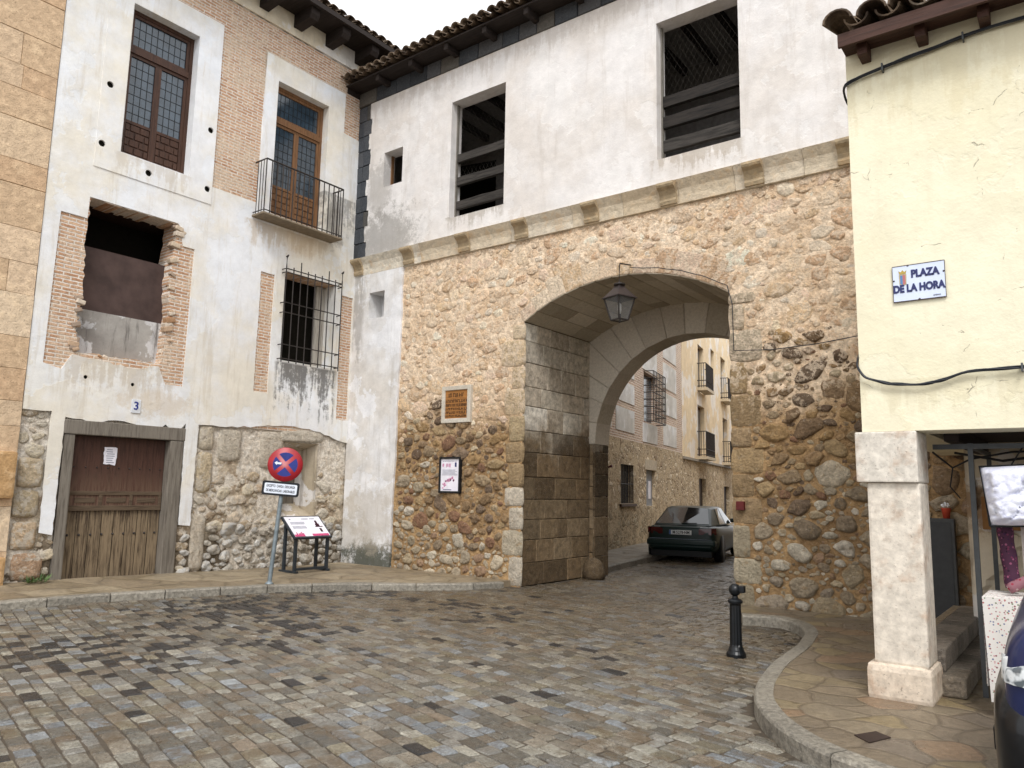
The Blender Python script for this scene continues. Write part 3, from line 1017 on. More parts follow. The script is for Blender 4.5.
# plaster coat
P1 = [(6.98, 6.83), (7.9, 6.83), (7.93, 9.88), (9.86, 9.86), (9.86, 9.02), (10.35, 8.98), (10.35, 10.5), (4.72, 10.5), (4.72, 9.36), (5.0, 9.36), (5.0, 9.93), (6.97, 9.93)]
holeW = jag([(4.57, 3.32), (4.83, 3.26), (4.96, 3.5)], .01) + jag([(4.96, 3.5), (5.4, 3.46), (6.0, 3.42), (6.3, 3.5)], 0.03, 0.1)[1:] + \
    [(6.43, 3.22), (6.74, 3.22), (6.76, 5.62), (6.55, 5.62)] + jag([(6.55, 5.62), (6.52, 5.9), (6.43, 5.99)], 0.03, 0.08)[1:] + [(4.99, 5.99), (4.98, 5.64), (4.6, 5.64)]
bot = jag([(4.37, 2.62), (4.76, 2.62)], .01) + jag([(4.755, 2.6), (4.75, 0.86), (4.93, 0.82), (4.95, 2.55)], 0.008, 0.09)[1:] + \
    jag([(4.96, 2.58), (5.3, 2.50), (5.7, 2.56), (6.1, 2.50), (6.35, 2.44), (6.5, 2.56), (6.62, 2.42), (6.78, 2.52)], 0.02, 0.09)[1:] + \
    jag([(6.85, 2.6), (6.86, 0.92), (7.06, 0.9), (7.08, 2.6)], 0.008, 0.09) + jag([(7.08, 2.62), (7.6, 2.60), (8.2, 2.66), (8.8, 2.72), (9.4, 2.70), (9.9, 2.6), (10.36, 2.48)], 0.018, 0.11)[1:]
outer = bot + [(10.40, 10.5), (4.37, 10.5)]
# round putlog holes
put = []
for (y, z) in ((5.12, 7.91), (5.08, 6.90), (5.85, 6.68), (6.88, 7.85), (6.9, 6.76), (5.18, 2.98 + .2), (5.9, 3.15)):
    r_ = 0.055 if z > 4 else 0.03
    put.append([(y + r_ * math.cos(t * math.pi / 5), z + r_ * math.sin(t * math.pi / 5)) for t in range(10)])
holes = [jag(P1, 0.008, 0.09, True), holeW, WA, WB, jag(rect(8.1, 8.40, 3.29, 5.56), 0.008, 0.08, True), GRO, jag(rect(10.04, 10.33, 2.95, 5.52), 0.01, 0.08, True)] + put
# bricks would show through the putlog holes: flat dark discs paint their shade
gp = G()
for h in put:
    gp.plate('X', XH - 0.018, h, depth=0)
gp.build('putlog_hole_shade', M_dark, house)
G().plate('X', XH, outer, holes, 0.022).build('plaster_coat', M_pl_house, house)
# window surrounds carried a little proud (upper windows)
gs = G()
gs.plate('X', XH + 0.012, [(4.99, 6.5), (6.99, 6.5), (6.99, 9.93), (4.99, 9.93)], [WA] + put[:5], 0.014)
gs.plate('X', XH + 0.012, [(7.92, 6.6), (9.86, 6.6), (9.86, 9.88), (7.92, 9.88)], [WB], 0.014)
gs.build('window_surround', M_pl_house, house)
# frieze under the eaves
G().box(XH - 0.3, XH + 0.03, 2.0, 11.0, 10.50, 11.02).build('frieze', plaster('plaster_frieze', '#e2dac8', '#d8ccb4', grime=0.3), house)
# body behind so that the house has depth
gb = G()
gb.box(XH - 8, XH - 0.66, 4.4, 11.0, 0, 3.4)
gb.box(XH - 8, XH - 0.9, 4.4, 11.0, 3.4, 6.3)
gb.box(XH - 8, XH - 0.46, 4.4, 11.0, 6.3, 10.95)
gb.build('house_core', M_dark, house)


# wall reveals of plastered openings
def reveals(axis, c, r, depth, mat, parent, name='reveal'):
    u0, u1, v0, v1 = r
    g = G()
    t = 0.012
    if axis == 'X':
        g.box(c - depth, c - 0.023, u0 - t, u0, v0, v1)
        g.box(c - depth, c - 0.023, u1, u1 + t, v0, v1)
        g.box(c - depth, c - 0.023, u0, u1, v1, v1 + t)
        g.box(c - depth, c - 0.023, u0, u1, v0 - t, v0)
    return g.build(name, mat, parent)


# rubble foot of the house: bedding mortar, then every stone modelled
XB = XH - 0.055


def rub_x(u0, u1, v0, v1):
    g.grid(lambda u, v: (XB, u, v), frange(u0, u1, 0.03), frange(v0, v1, 0.03), smooth=True)


g = G()
rub_x(4.3, 4.96, 0.0, 2.72)
rub_x(4.96, 6.86, 2.46, 2.72)
rub_x(6.86, 8.87, 0.0, 2.86)
rub_x(8.87, 9.65, 0.0, 1.0)
rub_x(8.87, 9.65, 2.42, 2.86)
rub_x(9.65, 10.45, 0.0, 2.86)
sb = g.build('stone_base', M_morth, house, recalc=False)
ASH = ((8.74, 9.8, 2.43, 2.68, '#d0c6b5'), (7.12, 7.40, 2.18, 2.6, '#cfc2ac'), (7.12, 7.40, 1.45, 2.15, '#d0bea0'), (7.10, 7.36, 0.14, 1.1, '#c6b9a6'), (7.5, 7.95, 2.0, 2.58, '#cbc0ae'),
       (8.35, 8.84, 1.9, 2.6, '#cabeac'), (4.40, 4.74, 1.5, 1.93, '#cebb9d'), (4.38, 4.72, 1.08, 1.47, '#c4b294'), (4.40, 4.73, 0.62, 1.02, '#ccb496'), (4.45, 4.85, 0.2, 0.58, '#bb9c80'))


def ok_h(u, v, r):
    if 4.94 < u < 6.88 + r * .5 and v < 2.6:
        return False
    if v > 0.82 - r and (4.72 - r * .5 < u < 5.0 or 6.8 < u < 7.1 + r * .6):
        return False
    if 8.82 - r < u < 9.68 + r and 0.97 - r < v < 2.46:
        return False
    for (a, b, c_, d, _) in ASH:
        if a - r * .6 < u < b + r * .6 and c_ - r * .6 < v < d + r * .6:
            return False
    if u > 6.8 and v > 0.95 and fbm(u, v, 1.1, 3) + 0.3 * (v - 1) > 0.0:
        return False
    return 4.37 < u < 10.36 and 0.08 < v < 2.62


def col_h(u, v, r):
    if v < 0.85 and u > 7:
        return lin(rnd.choice(['#cfccc6', '#b9b4ac', '#dad7d0', '#a39a8c', '#c4beb2'])), r * 0.55
    return lin(rnd.choice(['#d3c4aa', '#c0ad92', '#dccfb6', '#b5a288', '#d6c5ae', '#ad9a82', '#e0d6c4', '#c8b094'])), min(0.03, r * 0.3), 0.95


g = G()
fxb = lambda u, v, h: (XB + 0.004 + h, u, v)
field(g, fxb, 4.4, 7.0, 0.1, 2.62, [(0.12, 400), (0.075, 900), (0.045, 2200)], col_h, ok_h)
field(g, fxb, 7.0, 10.36, 0.85, 2.62, [(0.13, 300), (0.085, 900), (0.05, 3000), (0.032, 3500)], col_h, ok_h)
field(g, fxb, 7.0, 10.36, 0.1, 0.85, [(0.11, 60), (0.075, 900), (0.05, 2500)], col_h, ok_h)
g.build('field_stones', M_stoneh, sb, cols=True)
# blocked window niche
g = G()
X0, X1 = XH - 0.03, XH - 0.5
g.add([(X0, 8.87, 1.0), (X0, 9.65, 1.0), (X1, 9.5, 1.25), (X1, 8.95, 1.25)], [(0, 1, 2, 3)])
g.add([(X0, 8.87, 2.42), (X0, 9.65, 2.42), (X1, 9.5, 2.25), (X1, 8.95, 2.25)], [(0, 1, 2, 3)])
g.add([(X0, 9.65, 1.0), (X0, 9.65, 2.42), (X1, 9.5, 2.25), (X1, 9.5, 1.25)], [(0, 1, 2, 3)])
g.add([(X0, 8.87, 1.0), (X0, 8.87, 2.42), (X1, 8.95, 2.25), (X1, 8.95, 1.25)], [(0, 1, 2, 3)])
g.build('window_niche', plaster('niche_plaster', '#bdb09c', '#a39680', dirt='#6d6254', grime=0.6), house)
G().box(X1 - 0.03, X1 - 0.002, 8.9, 9.55, 1.2, 2.3).box(X1 - 0.002, X1 + 0.03, 9.2, 9.26, 1.25, 2.25).build('niche_boards', M_wgrey, house)
# pale lintel over the niche and ashlars beside the door
for (a, b, c_, d, colr) in ASH:
    g = G()
    lump(g, fxb, (a + b) / 2, (c_ + d) / 2, (b - a) / 2, (d - c_) / 2, rnd.gauss(0, 0.012), 0.05, lin(colr), 7.0, rnd.uniform(0, 90), 0.03)
    g.build('ashlar_block', M_stoneh, house, cols=True)


# ---- casement windows
def casement(parent, y0, y1, z0, z1, Mw, name, label, dep=0.17):
    root = thing(name, label, 'window') if parent is None else None
    xf = XH - dep
    fr = G()
    t = 0.07
    fr.box(xf - 0.06, xf, y0, y0 + t, z0, z1)
    fr.box(xf - 0.06, xf, y1 - t, y1, z0, z1)
    fr.box(xf - 0.06, xf, y0 + t, y1 - t, z1 - t, z1)
    fr.box(xf - 0.06, xf, y0 + t, y1 - t, z0, z0 + 0.05)
    zt = z1 - 0.72
    fr.box(xf - 0.06, xf + 0.015, y0 + t, y1 - t, zt - 0.05, zt + 0.05)
    win = fr.build('window', Mw, parent, label=label)
    rv = G()
    rv.box(xf - 0.1, XH + 0.010, y0, y0 + 0.006, z0, z1).box(xf - 0.1, XH + 0.010, y1 - 0.006, y1, z0, z1)
    rv.box(xf - 0.1, XH + 0.010, y0 + .006, y1 - .006, z1 - 0.006, z1).box(xf - 0.1, XH + 0.010, y0 + .006, y1 - .006, z0, z0 + 0.006)
    rv.build('reveal', M_pl_house, win)
    # transom light and two leaves
    def leaf(a, b, c, d, nm, panel):
        lf = G()
        s = 0.055
        xl = xf - 0.012
        lf.box(xl - 0.04, xl, a, a + s, c, d)
        lf.box(xl - 0.04, xl, b - s, b, c, d)
        lf.box(xl - 0.04, xl, a + s, b - s, d - s, d)
        lf.box(xl - 0.04, xl, a + s, b - s, c, c + s)
        zc = c + s
        if panel:
            zc = c + 0.60
            lf.box(xl - 0.04, xl, a + s, b - s, zc - 0.03, zc + 0.02)
            lf.box(xl - 0.04, xl - 0.022, a + s, b - s, c + s, zc - 0.03)
            # raised carved fields
            nw, hgt = 2, (zc - 0.03 - c - s) / 4
            for r_ in range(4):
                for k in range(3):
                    w_ = (b - a - 2 * s) / 2.5
                    o = a + s + (k - (0.5 if r_ % 2 else 0)) * w_ + 0.01
                    ya, yb = max(a + s + 0.008, o), min(b - s - 0.008, o + w_ - 0.02)
                    if yb - ya > 0.04:
                        za = c + s + r_ * hgt + 0.012
                        lf.box(xl - 0.03, xl - 0.004, ya, yb, za, za + hgt - 0.024, b=0.008)
        lo = lf.build(nm, Mw, win)
        gl = G()
        gl.box(xl - 0.03, xl - 0.024, a + s, b - s, zc + 0.01, d - s)
        gl.build('pane', M_glass, lo)
        ld = G()
        ny = max(2, int(round((b - a - 2 * s) / 0.10)))
        for k in range(1, ny):
            yy = a + s + (b - a - 2 * s) * k / ny
            ld.box(xl - 0.024, xl - 0.018, yy - 0.004, yy + 0.004, zc, d - s)
        nz = max(2, int(round((d - s - zc) / 0.16)))
        for k in range(1, nz):
            zz = zc + (d - s - zc) * k / nz
            ld.box(xl - 0.024, xl - 0.0185, a + s, b - s, zz - 0.004, zz + 0.004)
        ld.build('glazing_bars', M_lead, lo)
    ym = (y0 + y1) / 2
    leaf(y0 + t, y1 - t, zt + 0.05, z1 - t, 'transom_light', False)
    leaf(y0 + t, ym, z0 + 0.05, zt - 0.05, 'casement', True)
    leaf(ym, y1 - t, z0 + 0.05, zt - 0.05, 'casement', True)
    return win


casement(house, 5.37, 6.55, 6.87, 9.48, M_wdark, 'window', 'tall dark brown leaded window of the white house')
casement(house, 8.2, 9.45, 6.72, 9.42, M_woak, 'window', 'golden oak leaded window behind the iron balcony')

# ---- iron balcony
bx = XH + 0.34
y0, y1 = 7.84, 9.66
bal = G().box(XH - 0.02, bx + 0.02, y0 - 0.02, y1 + 0.02, 6.535, 6.575, b=0.01).build('balcony', simple('balcony_slab', '#7c6f5c', 0.85), house)
g = G()
for zz, rr in ((7.60, 0.016), (6.62, 0.010)):
    g.tube([(XH, y0, zz), (bx, y0, zz), (bx, y1, zz), (XH, y1, zz)], rr, 6)
nb = 15
for k in range(nb + 1):
    yy = y0 + (y1 - y0) * k / nb
    g.tube([(bx, yy, 6.57), (bx, yy, 7.6)], 0.011, 6)
    if k % 3 == 1:
        g.lathe([(0.0, -0.02), (0.018, 0), (0.0, 0.02)], (bx, yy, 7.1), 8)
for yy in (y0, y1):
    for k in range(1, 4):
        g.tube([(XH + 0.34 * k / 4, yy, 6.57), (XH + 0.34 * k / 4, yy, 7.6)], 0.0075, 6)
g.build('railing', M_iron, bal)

# ---- broken opening closed by sheets
g = G()
g.box(XH - 0.90, XH - 0.42, 4.9, 6.55, 5.98, 6.2)
g.build('opening_lintel', wood('lintel_timber', '#3d2a20', '#20150f', 'Y'), house)
G().box(XH - 0.28, XH - 0.24, 4.94, 6.5, 4.24, 5.27).build('opening_board', M_board, house)
m_ = plaster('old_render_sill', '#a8a49e', '#8a8580', dirt='#5a5652', grime=0.9)
g = G()
g.box(XH - 0.30, XH - 0.22, 4.94, 6.45, 3.45, 4.26)
g.build('opening_infill', m_, house)
# crumbled masonry along the jambs and sill
g = G()
for k in range(46):
    a = rnd.random()
    if a < 0.42:
        y, z = 6.45 + rnd.uniform(-0.05, 0.03), rnd.uniform(3.5, 5.95)
    elif a < 0.66:
        y, z = 4.99 + rnd.uniform(-0.03, 0.02), rnd.uniform(3.5, 4.4)
    elif a < 0.8:
        y, z = 6.5 + rnd.uniform(-0.06, 0.07), rnd.uniform(5.6, 5.98)
    else:
        y, z = rnd.uniform(4.95, 6.4), 3.5 + rnd.uniform(-0.05, 0.05)
    s_ = rnd.uniform(0.03, 0.075)
    Mx = Matrix.Translation((XH - rnd.uniform(0.01, 0.1), y, z)) @ Matrix.Rotation(rnd.uniform(-.5, .5), 4, 'X')
    g.box(-s_, s_ * .7, -s_ * 1.1, s_ * 1.1, -s_ * .6, s_ * .6, b=0.015, M=Mx, colr=lin(rnd.choice(['#b59a80', '#c4b29c', '#a5805f', '#cdbfae', '#9b8878'])))
g.build('broken_masonry', M_quoin, house, cols=True)

# ---- barred window
gw = G()
xg = XH + 0.13
a0, a1, c0, c1 = 8.56, 9.92, 3.92, 5.74
for k in range(9):
    yy = a0 + (a1 - a0) * k / 8
    gw.tube([(xg, yy, c0 - 0.02), (xg, yy, c1 + (0.16 if k in (2, 6) else 0.02))], 0.011, 6)
for zz in (c0 + 0.05, c0 + 0.32, 4.86, 5.05, c1 - 0.03, c1 - 0.10):
    gw.tube([(XH - 0.02, a0, zz), (xg, a0, zz), (xg, a1, zz), (XH - 0.02, a1, zz)], 0.011, 6)
for yy in (a0, a1):
    gw.tube([(xg, yy, c1), (xg, yy, c1 + 0.2), (xg, yy + 0.03, c1 + 0.24)], 0.013, 6)
    gw.lathe([(0.0, -0.03), (0.03, 0), (0.0, 0.03)], (xg, yy, c1 + 0.2), 8)
gr = gw.build('window_grille', M_iron, house)
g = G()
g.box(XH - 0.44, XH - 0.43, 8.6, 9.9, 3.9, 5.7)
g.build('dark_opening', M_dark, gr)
g = G().box(XH - 0.42, XH - 0.002, 9.85, 9.858, 3.952, 5.678)
g.box(XH - 0.42, XH - 0.002, 8.622, 8.63, 3.952, 5.678)
g.box(XH - 0.42, XH - 0.002, 8.63, 9.85, 3.952, 3.96)
g.build('reveal', M_pl_house, gr)
G().box(XH - 0.35, XH - 0.30, 9.62, 9.86, 3.97, 5.66).build('shutter', wood('old_shutter', '#b0aaa0', '#6e675e', 'Z'), gr)

# ---- entrance door, number 3
xd = XH - 0.16
door = G()
door.box(xd - 0.05, xd, 5.13, 6.60, 0.14, 1.18)
dr = door.build('door', M_door_low, house, label='weathered brown double-tone wooden door under number 3')
g = G()
g.box(xd - 0.04, xd + 0.014, 5.13, 6.60, 1.24, 2.30)
for k in range(1, 5):
    yy = 5.13 + 1.47 * k / 5
    g.box(xd + 0.014, xd + 0.018, yy - 0.004, yy + 0.004, 1.48, 2.28)
g.build('door_panel', M_door, dr)
g = G()
g.box(xd - 0.02, xd + 0.03, 5.13, 6.60, 1.16, 1.24, b=0.006)
g.box(xd - 0.02, xd + 0.03, 5.13, 6.60, 1.40, 1.46, b=0.006)
for k in range(4):
    yy = 5.13 + 1.42 * k / 3
    g.box(xd - 0.02, xd + 0.028, yy, yy + 0.05, 1.2, 1.44, b=0.006)
for k in range(3):
    yy = 5.25 + 0.475 * k
    g.box(xd - 0.01, xd + 0.022, yy, yy + 0.30, 1.28, 1.36, b=0.006)
g.build('door_rail', wood('door_mid_rail', '#5f5040', '#3a2d22', 'Y', 0.8), dr)
g = G()
for k in range(9):
    yy = 5.2 + 1.34 * k / 8
    g.lathe([(0.02, 0), (0.014, 0.012), (0.0, 0.018)], n=8, M=Matrix.Translation((xd, yy, 0.80)) @ Matrix.Rotation(R(90), 4, 'Y'))
    g.lathe([(0.014, 0), (0.01, 0.01), (0.0, 0.014)], n=8, M=Matrix.Translation((xd + 0.014, yy, 1.82)) @ Matrix.Rotation(R(90), 4, 'Y'))
g.build('door_nails', M_iron, dr)
g = G()
for k in range(1, 8):
    yy = 5.13 + 1.47 * k / 8
    g.box(xd, xd + 0.003, yy - 0.003, yy + 0.003, 0.15, 1.16)
g.build('board_joints', M_dark, dr)
g = G()
g.box(xd - 0.06, XH - 0.01, 4.97, 5.12, 0.1, 2.30, b=0.012)
g.box(xd - 0.06, XH + 0.0, 6.61, 6.84, 0.1, 2.30, b=0.015)
g.box(xd - 0.06, XH + 0.005, 4.95, 6.86, 2.305, 2.52, b=0.015)
g.box(xd - 0.06, XH - 0.02, 5.12, 6.61, 0.08, 0.14, b=0.01)
g.build('door_frame', M_wgrey, house)
g = G().box(xd - 0.6, xd - 0.07, 4.9, 6.9, 0, 2.5)
g.build('door_backing', M_dark, house)
# torn notice on the door
g = G().plate('X', xd + 0.022, jag([(5.62, 1.88), (5.80, 1.86), (5.82, 2.13), (5.62, 2.14)], 0.012, 0.04, True), depth=0.003)
pap = tag(g.build('torn_notice', M_paper), 'torn white paper notice stuck on the brown wooden door', 'notice')
g = G()
for k in range(7):
    g.box(xd + 0.0225, xd + 0.0235, 5.64 + rnd.uniform(0, .03), 5.79 - rnd.uniform(0, .05), 1.9 + k * 0.033, 1.912 + k * 0.033)
g.build('printed_lines', M_inkgrey, pap)
# house number tile
nb_ = thing('house_number_tile', 'small white tile with blue number 3 above the brown door', 'number tile', (XH + 0.002, 5.98, 2.81))
G().box(XH + 0.002, XH + 0.014, 5.905, 6.055, 2.70, 2.92, b=0.004).build('tile_plate', simple('tile_enamel', '#d8dbe0', 0.35, bump=0), nb_)
text('numeral', '3', M_blue, nb_, (XH + 0.017, 5.98, 2.81), 0.18, (R(90), 0, R(90)), 0.003)
# upper left shelf of brick beside left window etc. -- roof
def rafter(x0, x1, y0, y1, z0, z1):
    return G().box(x0, x1, y0, y1, z0, z1, b=0.02)


prev = None
k = 0
for yy in [8.25 - 0.79 * 8 + 0.79 * i for i in range(12)]:
    y_ = yy + 0.2
    if prev is None:
        g = G()
        g.add([(XH, y_, 10.66), (XH + 0.52, y_, 10.70), (XH + 0.58, y_, 10.78), (XH + 0.58, y_, 10.93), (XH, y_, 10.93),
               (XH, y_ + 0.2, 10.66), (XH + 0.52, y_ + 0.2, 10.70), (XH + 0.58, y_ + 0.2, 10.78), (XH + 0.58, y_ + 0.2, 10.93), (XH, y_ + 0.2, 10.93)],
              [(0, 1, 2, 3, 4), (9, 8, 7, 6, 5), (0, 1, 6, 5), (1, 2, 7, 6), (2, 3, 8, 7), (3, 4, 9, 8)])
        prev = g.build('eave_bracket', M_wblack, house)
        ybase = yy
    else:
        c = dup(prev, house)
        c.location.y += yy - ybase
g = G()
g.box(XH - 0.3, XH + 0.68, 1.5, 11.05, 10.93, 10.97)
g.box(XH + 0.62, XH + 0.70, 1.5, 11.05, 10.90, 11.0)
g.build('eave_boards', M_wblack, house)


# ---- curved clay tiles
def tiles(fn, ncol, rows, pitch=0.215, tl=0.42, r=0.095):
    """fn(u, d, h) -> xyz ; u along the eave, d up the slope, h above it"""
    g = G()
    th = 0.016
    for i in range(ncol):
        u = i * pitch
        for kind in (0, 1):
            uc = u + (pitch / 2 if kind else 0)
            for j in range(rows):
                ju, jd, jh = rnd.uniform(-.012, .012), rnd.uniform(-.02, .02), rnd.uniform(-.006, .008)
                d0 = j * tl * 0.82 + jd - (0.06 if kind == 0 else -0.02)
                hb = 0.03 + (0.055 if kind == 0 else 0.0) + jh + 0.012
                rr0, rr1 = (r, r * 0.82) if kind == 0 else (r * 0.82, r)
                vs = []
                n = 8
                for (dd, rr, lift) in ((d0, rr0, 0.022), (d0 + tl, rr1, 0.0)):
                    for q in (rr, rr - th):
                        for a in range(n + 1):
                            t = math.pi * a / n
                            du = math.cos(t) * q
                            dh = math.sin(t) * q * 0.85
                            if kind:
                                dh = -dh + r * 0.8
                            vs.append(fn(uc + ju + du, dd, hb + dh + lift - (0.02 if kind else 0)))
                m_ = n + 1
                fs = []
                for a in range(n):
                    fs.append((a, a + 1, 2 * m_ + a + 1, 2 * m_ + a))
                    fs.append((m_ + a, m_ + a + 1, 3 * m_ + a + 1, 3 * m_ + a))
                    fs.append((a, a + 1, m_ + a + 1, m_ + a))
                fs.append((0, m_, 3 * m_, 2 * m_))
                fs.append((n, m_ + n, 3 * m_ + n, 2 * m_ + n))
                g.add(vs, fs, None)
    return g


s30, c30 = math.sin(R(19)), math.cos(R(19))
fh = lambda u, d, h: (XH + 0.70 - d * c30 - h * s30, 1.6 + u, 10.98 + d * s30 + h * c30)
rf = tiles(fh, 44, 5).build('roof', M_tile, house)
G().add([], []) if False else None
g = G()
g.add([fh(-0.1, 0.1, 0), fh(9.45, 0.1, 0), fh(9.45, 5.5, 0), fh(-0.1, 5.5, 0)], [(0, 1, 2, 3)])
g.build('roof_deck', M_tile, rf)

# ================================================================== SANDSTONE BUILDING far left
pal = thing('sandstone_building', 'ochre ashlar building edge at the left margin, joined to the white house', 'building', (XH, 1.5, 0))
g = G()
SC = ['#cdb395', '#d2b99c', '#c8ac8c', '#d5bfa3', '#cbaf8f', '#c8a988', '#d0b799']
v = 0.0
fx = lambda u, v, h: (XH + 0.004 + h, u, v)
while v < 12:
    rh = rnd.choice([0.36, 0.5, 0.46, 0.62])
    u = -3.0 - rnd.random() * 0.5
    while u < 4.36:
        L = rnd.uniform(0.6, 1.15)
        u2 = min(u + L, 4.36)
        if u2 > 4.12:
            u2 = 4.36
        g.block(fx, u + 0.003, u2 - (0.003 if u2 < 4.35 else 0.0), v + 0.0015, v + rh - 0.0015, 0.010, 0.004, lin(rnd.choice(SC), rnd.uniform(.97, 1.03)), jit=0.004)
        u = u2
    v += rh
g.build('ashlar_facing', M_sand, pal, cols=True)
G().box(XH - 6, XH + 0.002, -3.4, 4.34, 0, 12).build('wall_core', simple('wall_core', '#9b7f5e'), pal)
for (a, b, c_, d) in ((3.2, 4.34, 1.35, 2.0), (3.3, 4.33, 0.1, 0.55)):
    G().box(XH + 0.03, XH + 0.12, a, b, c_, d, b=0.04, colr=lin('#b89468')).build('plinth_block', M_sand, pal, cols=True)

# ================================================================== ARCHED GATEHOUSE
YG = 10.40
YU = 10.28
gate = thing('arched_gatehouse', 'stone gatehouse with arch over the street and white plastered gallery above', 'gatehouse', (-5.8, YG, 0))


def U(x, z):
    return (x * 0.98846, 1.6 + (z - 1.6) * 0.98846)


def arch_z(x):          # outer segmental arch
    return 1.57 + math.sqrt(max(0.0, 3.463 ** 2 - (x + 5.83) ** 2))


g = G()
YB = YG + 0.012
fy = lambda u, v: (u, YB, v)
g.grid(fy, frange(-10.72, -7.67, 0.028), frange(-0.02, 6.02, 0.028))
nn = frange(-7.67, -3.99, 0.028)
g.grid(lambda u, v: (u, YB, arch_z(u) + (6.02 - arch_z(u)) * v), nn, frange(0, 1, 0.02))
g.grid(fy, frange(-3.99, -0.6, 0.028), frange(-0.02, 6.02, 0.028))
g.grid(fy, frange(-0.6, 5.0, 0.2), frange(-0.02, 6.02, 0.2))
sw = g.build('stone_wall', M_mort, gate, recalc=False)
cx, cz, rr = -5.83, 1.57, 3.463
a0 = math.acos((-7.67 - cx) / rr)
a1 = math.acos((-3.99 - cx) / rr)


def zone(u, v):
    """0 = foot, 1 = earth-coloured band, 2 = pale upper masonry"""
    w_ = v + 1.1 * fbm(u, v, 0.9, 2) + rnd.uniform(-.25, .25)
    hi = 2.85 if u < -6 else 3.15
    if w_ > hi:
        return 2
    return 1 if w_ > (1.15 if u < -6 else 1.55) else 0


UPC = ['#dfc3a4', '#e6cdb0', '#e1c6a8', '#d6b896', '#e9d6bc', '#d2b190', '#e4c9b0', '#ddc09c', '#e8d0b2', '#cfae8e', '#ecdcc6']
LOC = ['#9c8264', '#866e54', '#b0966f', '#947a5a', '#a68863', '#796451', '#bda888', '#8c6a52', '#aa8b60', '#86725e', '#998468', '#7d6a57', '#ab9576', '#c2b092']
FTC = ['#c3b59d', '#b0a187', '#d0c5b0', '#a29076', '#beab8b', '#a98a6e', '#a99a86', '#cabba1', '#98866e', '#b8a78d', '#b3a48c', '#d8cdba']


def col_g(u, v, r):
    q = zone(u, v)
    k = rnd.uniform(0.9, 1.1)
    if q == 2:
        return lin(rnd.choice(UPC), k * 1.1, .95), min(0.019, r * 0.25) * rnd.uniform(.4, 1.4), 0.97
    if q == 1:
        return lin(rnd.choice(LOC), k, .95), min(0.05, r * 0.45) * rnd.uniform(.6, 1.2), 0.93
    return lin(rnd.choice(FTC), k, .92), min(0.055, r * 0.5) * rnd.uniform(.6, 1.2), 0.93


fgq = lambda u, v, h: (u, YB + 0.004 - h, v)
# dressed stones of corner and arch, rough and nearly flush
QR = []
for side, xe in ((-1, -7.67), (1, -3.99)):
    v = 0.0
    i = 0
    while v < 4.42:
        rh = rnd.uniform(0.28, 0.5)
        v2 = min(v + rh, 4.46)
        L = rnd.uniform(0.36, 0.58) if i % 2 else rnd.uniform(0.2, 0.3)
        QR.append((xe - L, xe, v, v2) if side < 0 else (xe, xe + L, v, v2))
        v = v2
        i += 1
g = G()
fyb = lambda u, v, h: (u, YB - 0.006 - h, v)
for (a, b, c_, d) in QR:
    z_ = (c_ + d) / 2
    q = zone((a + b) / 2, z_)
    if a < -6:
        cc = rnd.choice(['#d0b998', '#d6c2a4', '#c9b08c']) if q == 2 else rnd.choice(['#b09a78', '#a68f6e', '#b8a482'] if z_ > 1.5 else ['#c2b6a0', '#cdc2b0'])
    else:
        cc = rnd.choice(['#c6b69e', '#cdbfa8', '#bfae96']) if q == 2 else rnd.choice(['#a68e6e', '#ad9470', '#9c8565'] if z_ > 1.3 else ['#b3a68e', '#a39780', '#c0b49c'])
    H0 = 0.028
    xs, e_ = (a, b), 0.012
    f_ = fyb
    # keep the arris on the opening side square
    ox = 0.012 if a < -6 else -0.012
    lump(g, fgq, (a + b) / 2 + ox, (c_ + d) / 2, (b - a) / 2 + .012, (d - c_) / 2, rnd.gauss(0, 0.01), 0.026 + rnd.uniform(-.006, .008), lin(cc, rnd.uniform(.92, 1.06), 1.0), 8.0, rnd.uniform(0, 90), 0.035)
t = a0
while t > a1 + 0.01:
    t2 = max(a1, t - rnd.uniform(0.06, 0.13))
    hgt = rnd.uniform(0.2, 0.42)
    fr_ = lambda u, v, h: (cx + (rr + v) * math.cos(u), YB - 0.006 - h, cz + (rr + v) * math.sin(u))
    g.block(fr_, t + 0.001, t2 - 0.001, 0.0, hgt, 0.014 + rnd.uniform(-.003, .004), 0.012, lin(rnd.choice(UPC), 1, 1), jit=0.003)
    t = t2
g.build('dressed_arch_stones', M_stone, gate, cols=True)


def ok_g(u, v, r):
    if not (-10.66 + r * .5 < u < 1.0 and 0.0 + r * .4 < v < 5.97 - r * .5):
        return False
    d = math.hypot(u - cx, v - cz)
    if -7.9 < u < -3.75 and v > 4.2 and d < rr + 0.26 + r * .3:
        return False
    if -7.67 < u < -3.99 and v < 4.8:
        return False
    for (a, b, c_, d_) in QR:
        if a - r * .8 < u < b + r * .8 and c_ - r * .2 < v < d_ + r * .2:
            return False
    q = zone(u, v)
    if q == 2 and r < 0.03:
        return rnd.random() < 0.8
    if q < 2 and fbm(u, v, 0.9, 8) > 0.42 and r > .05:
        return rnd.random() < 0.25
    return True


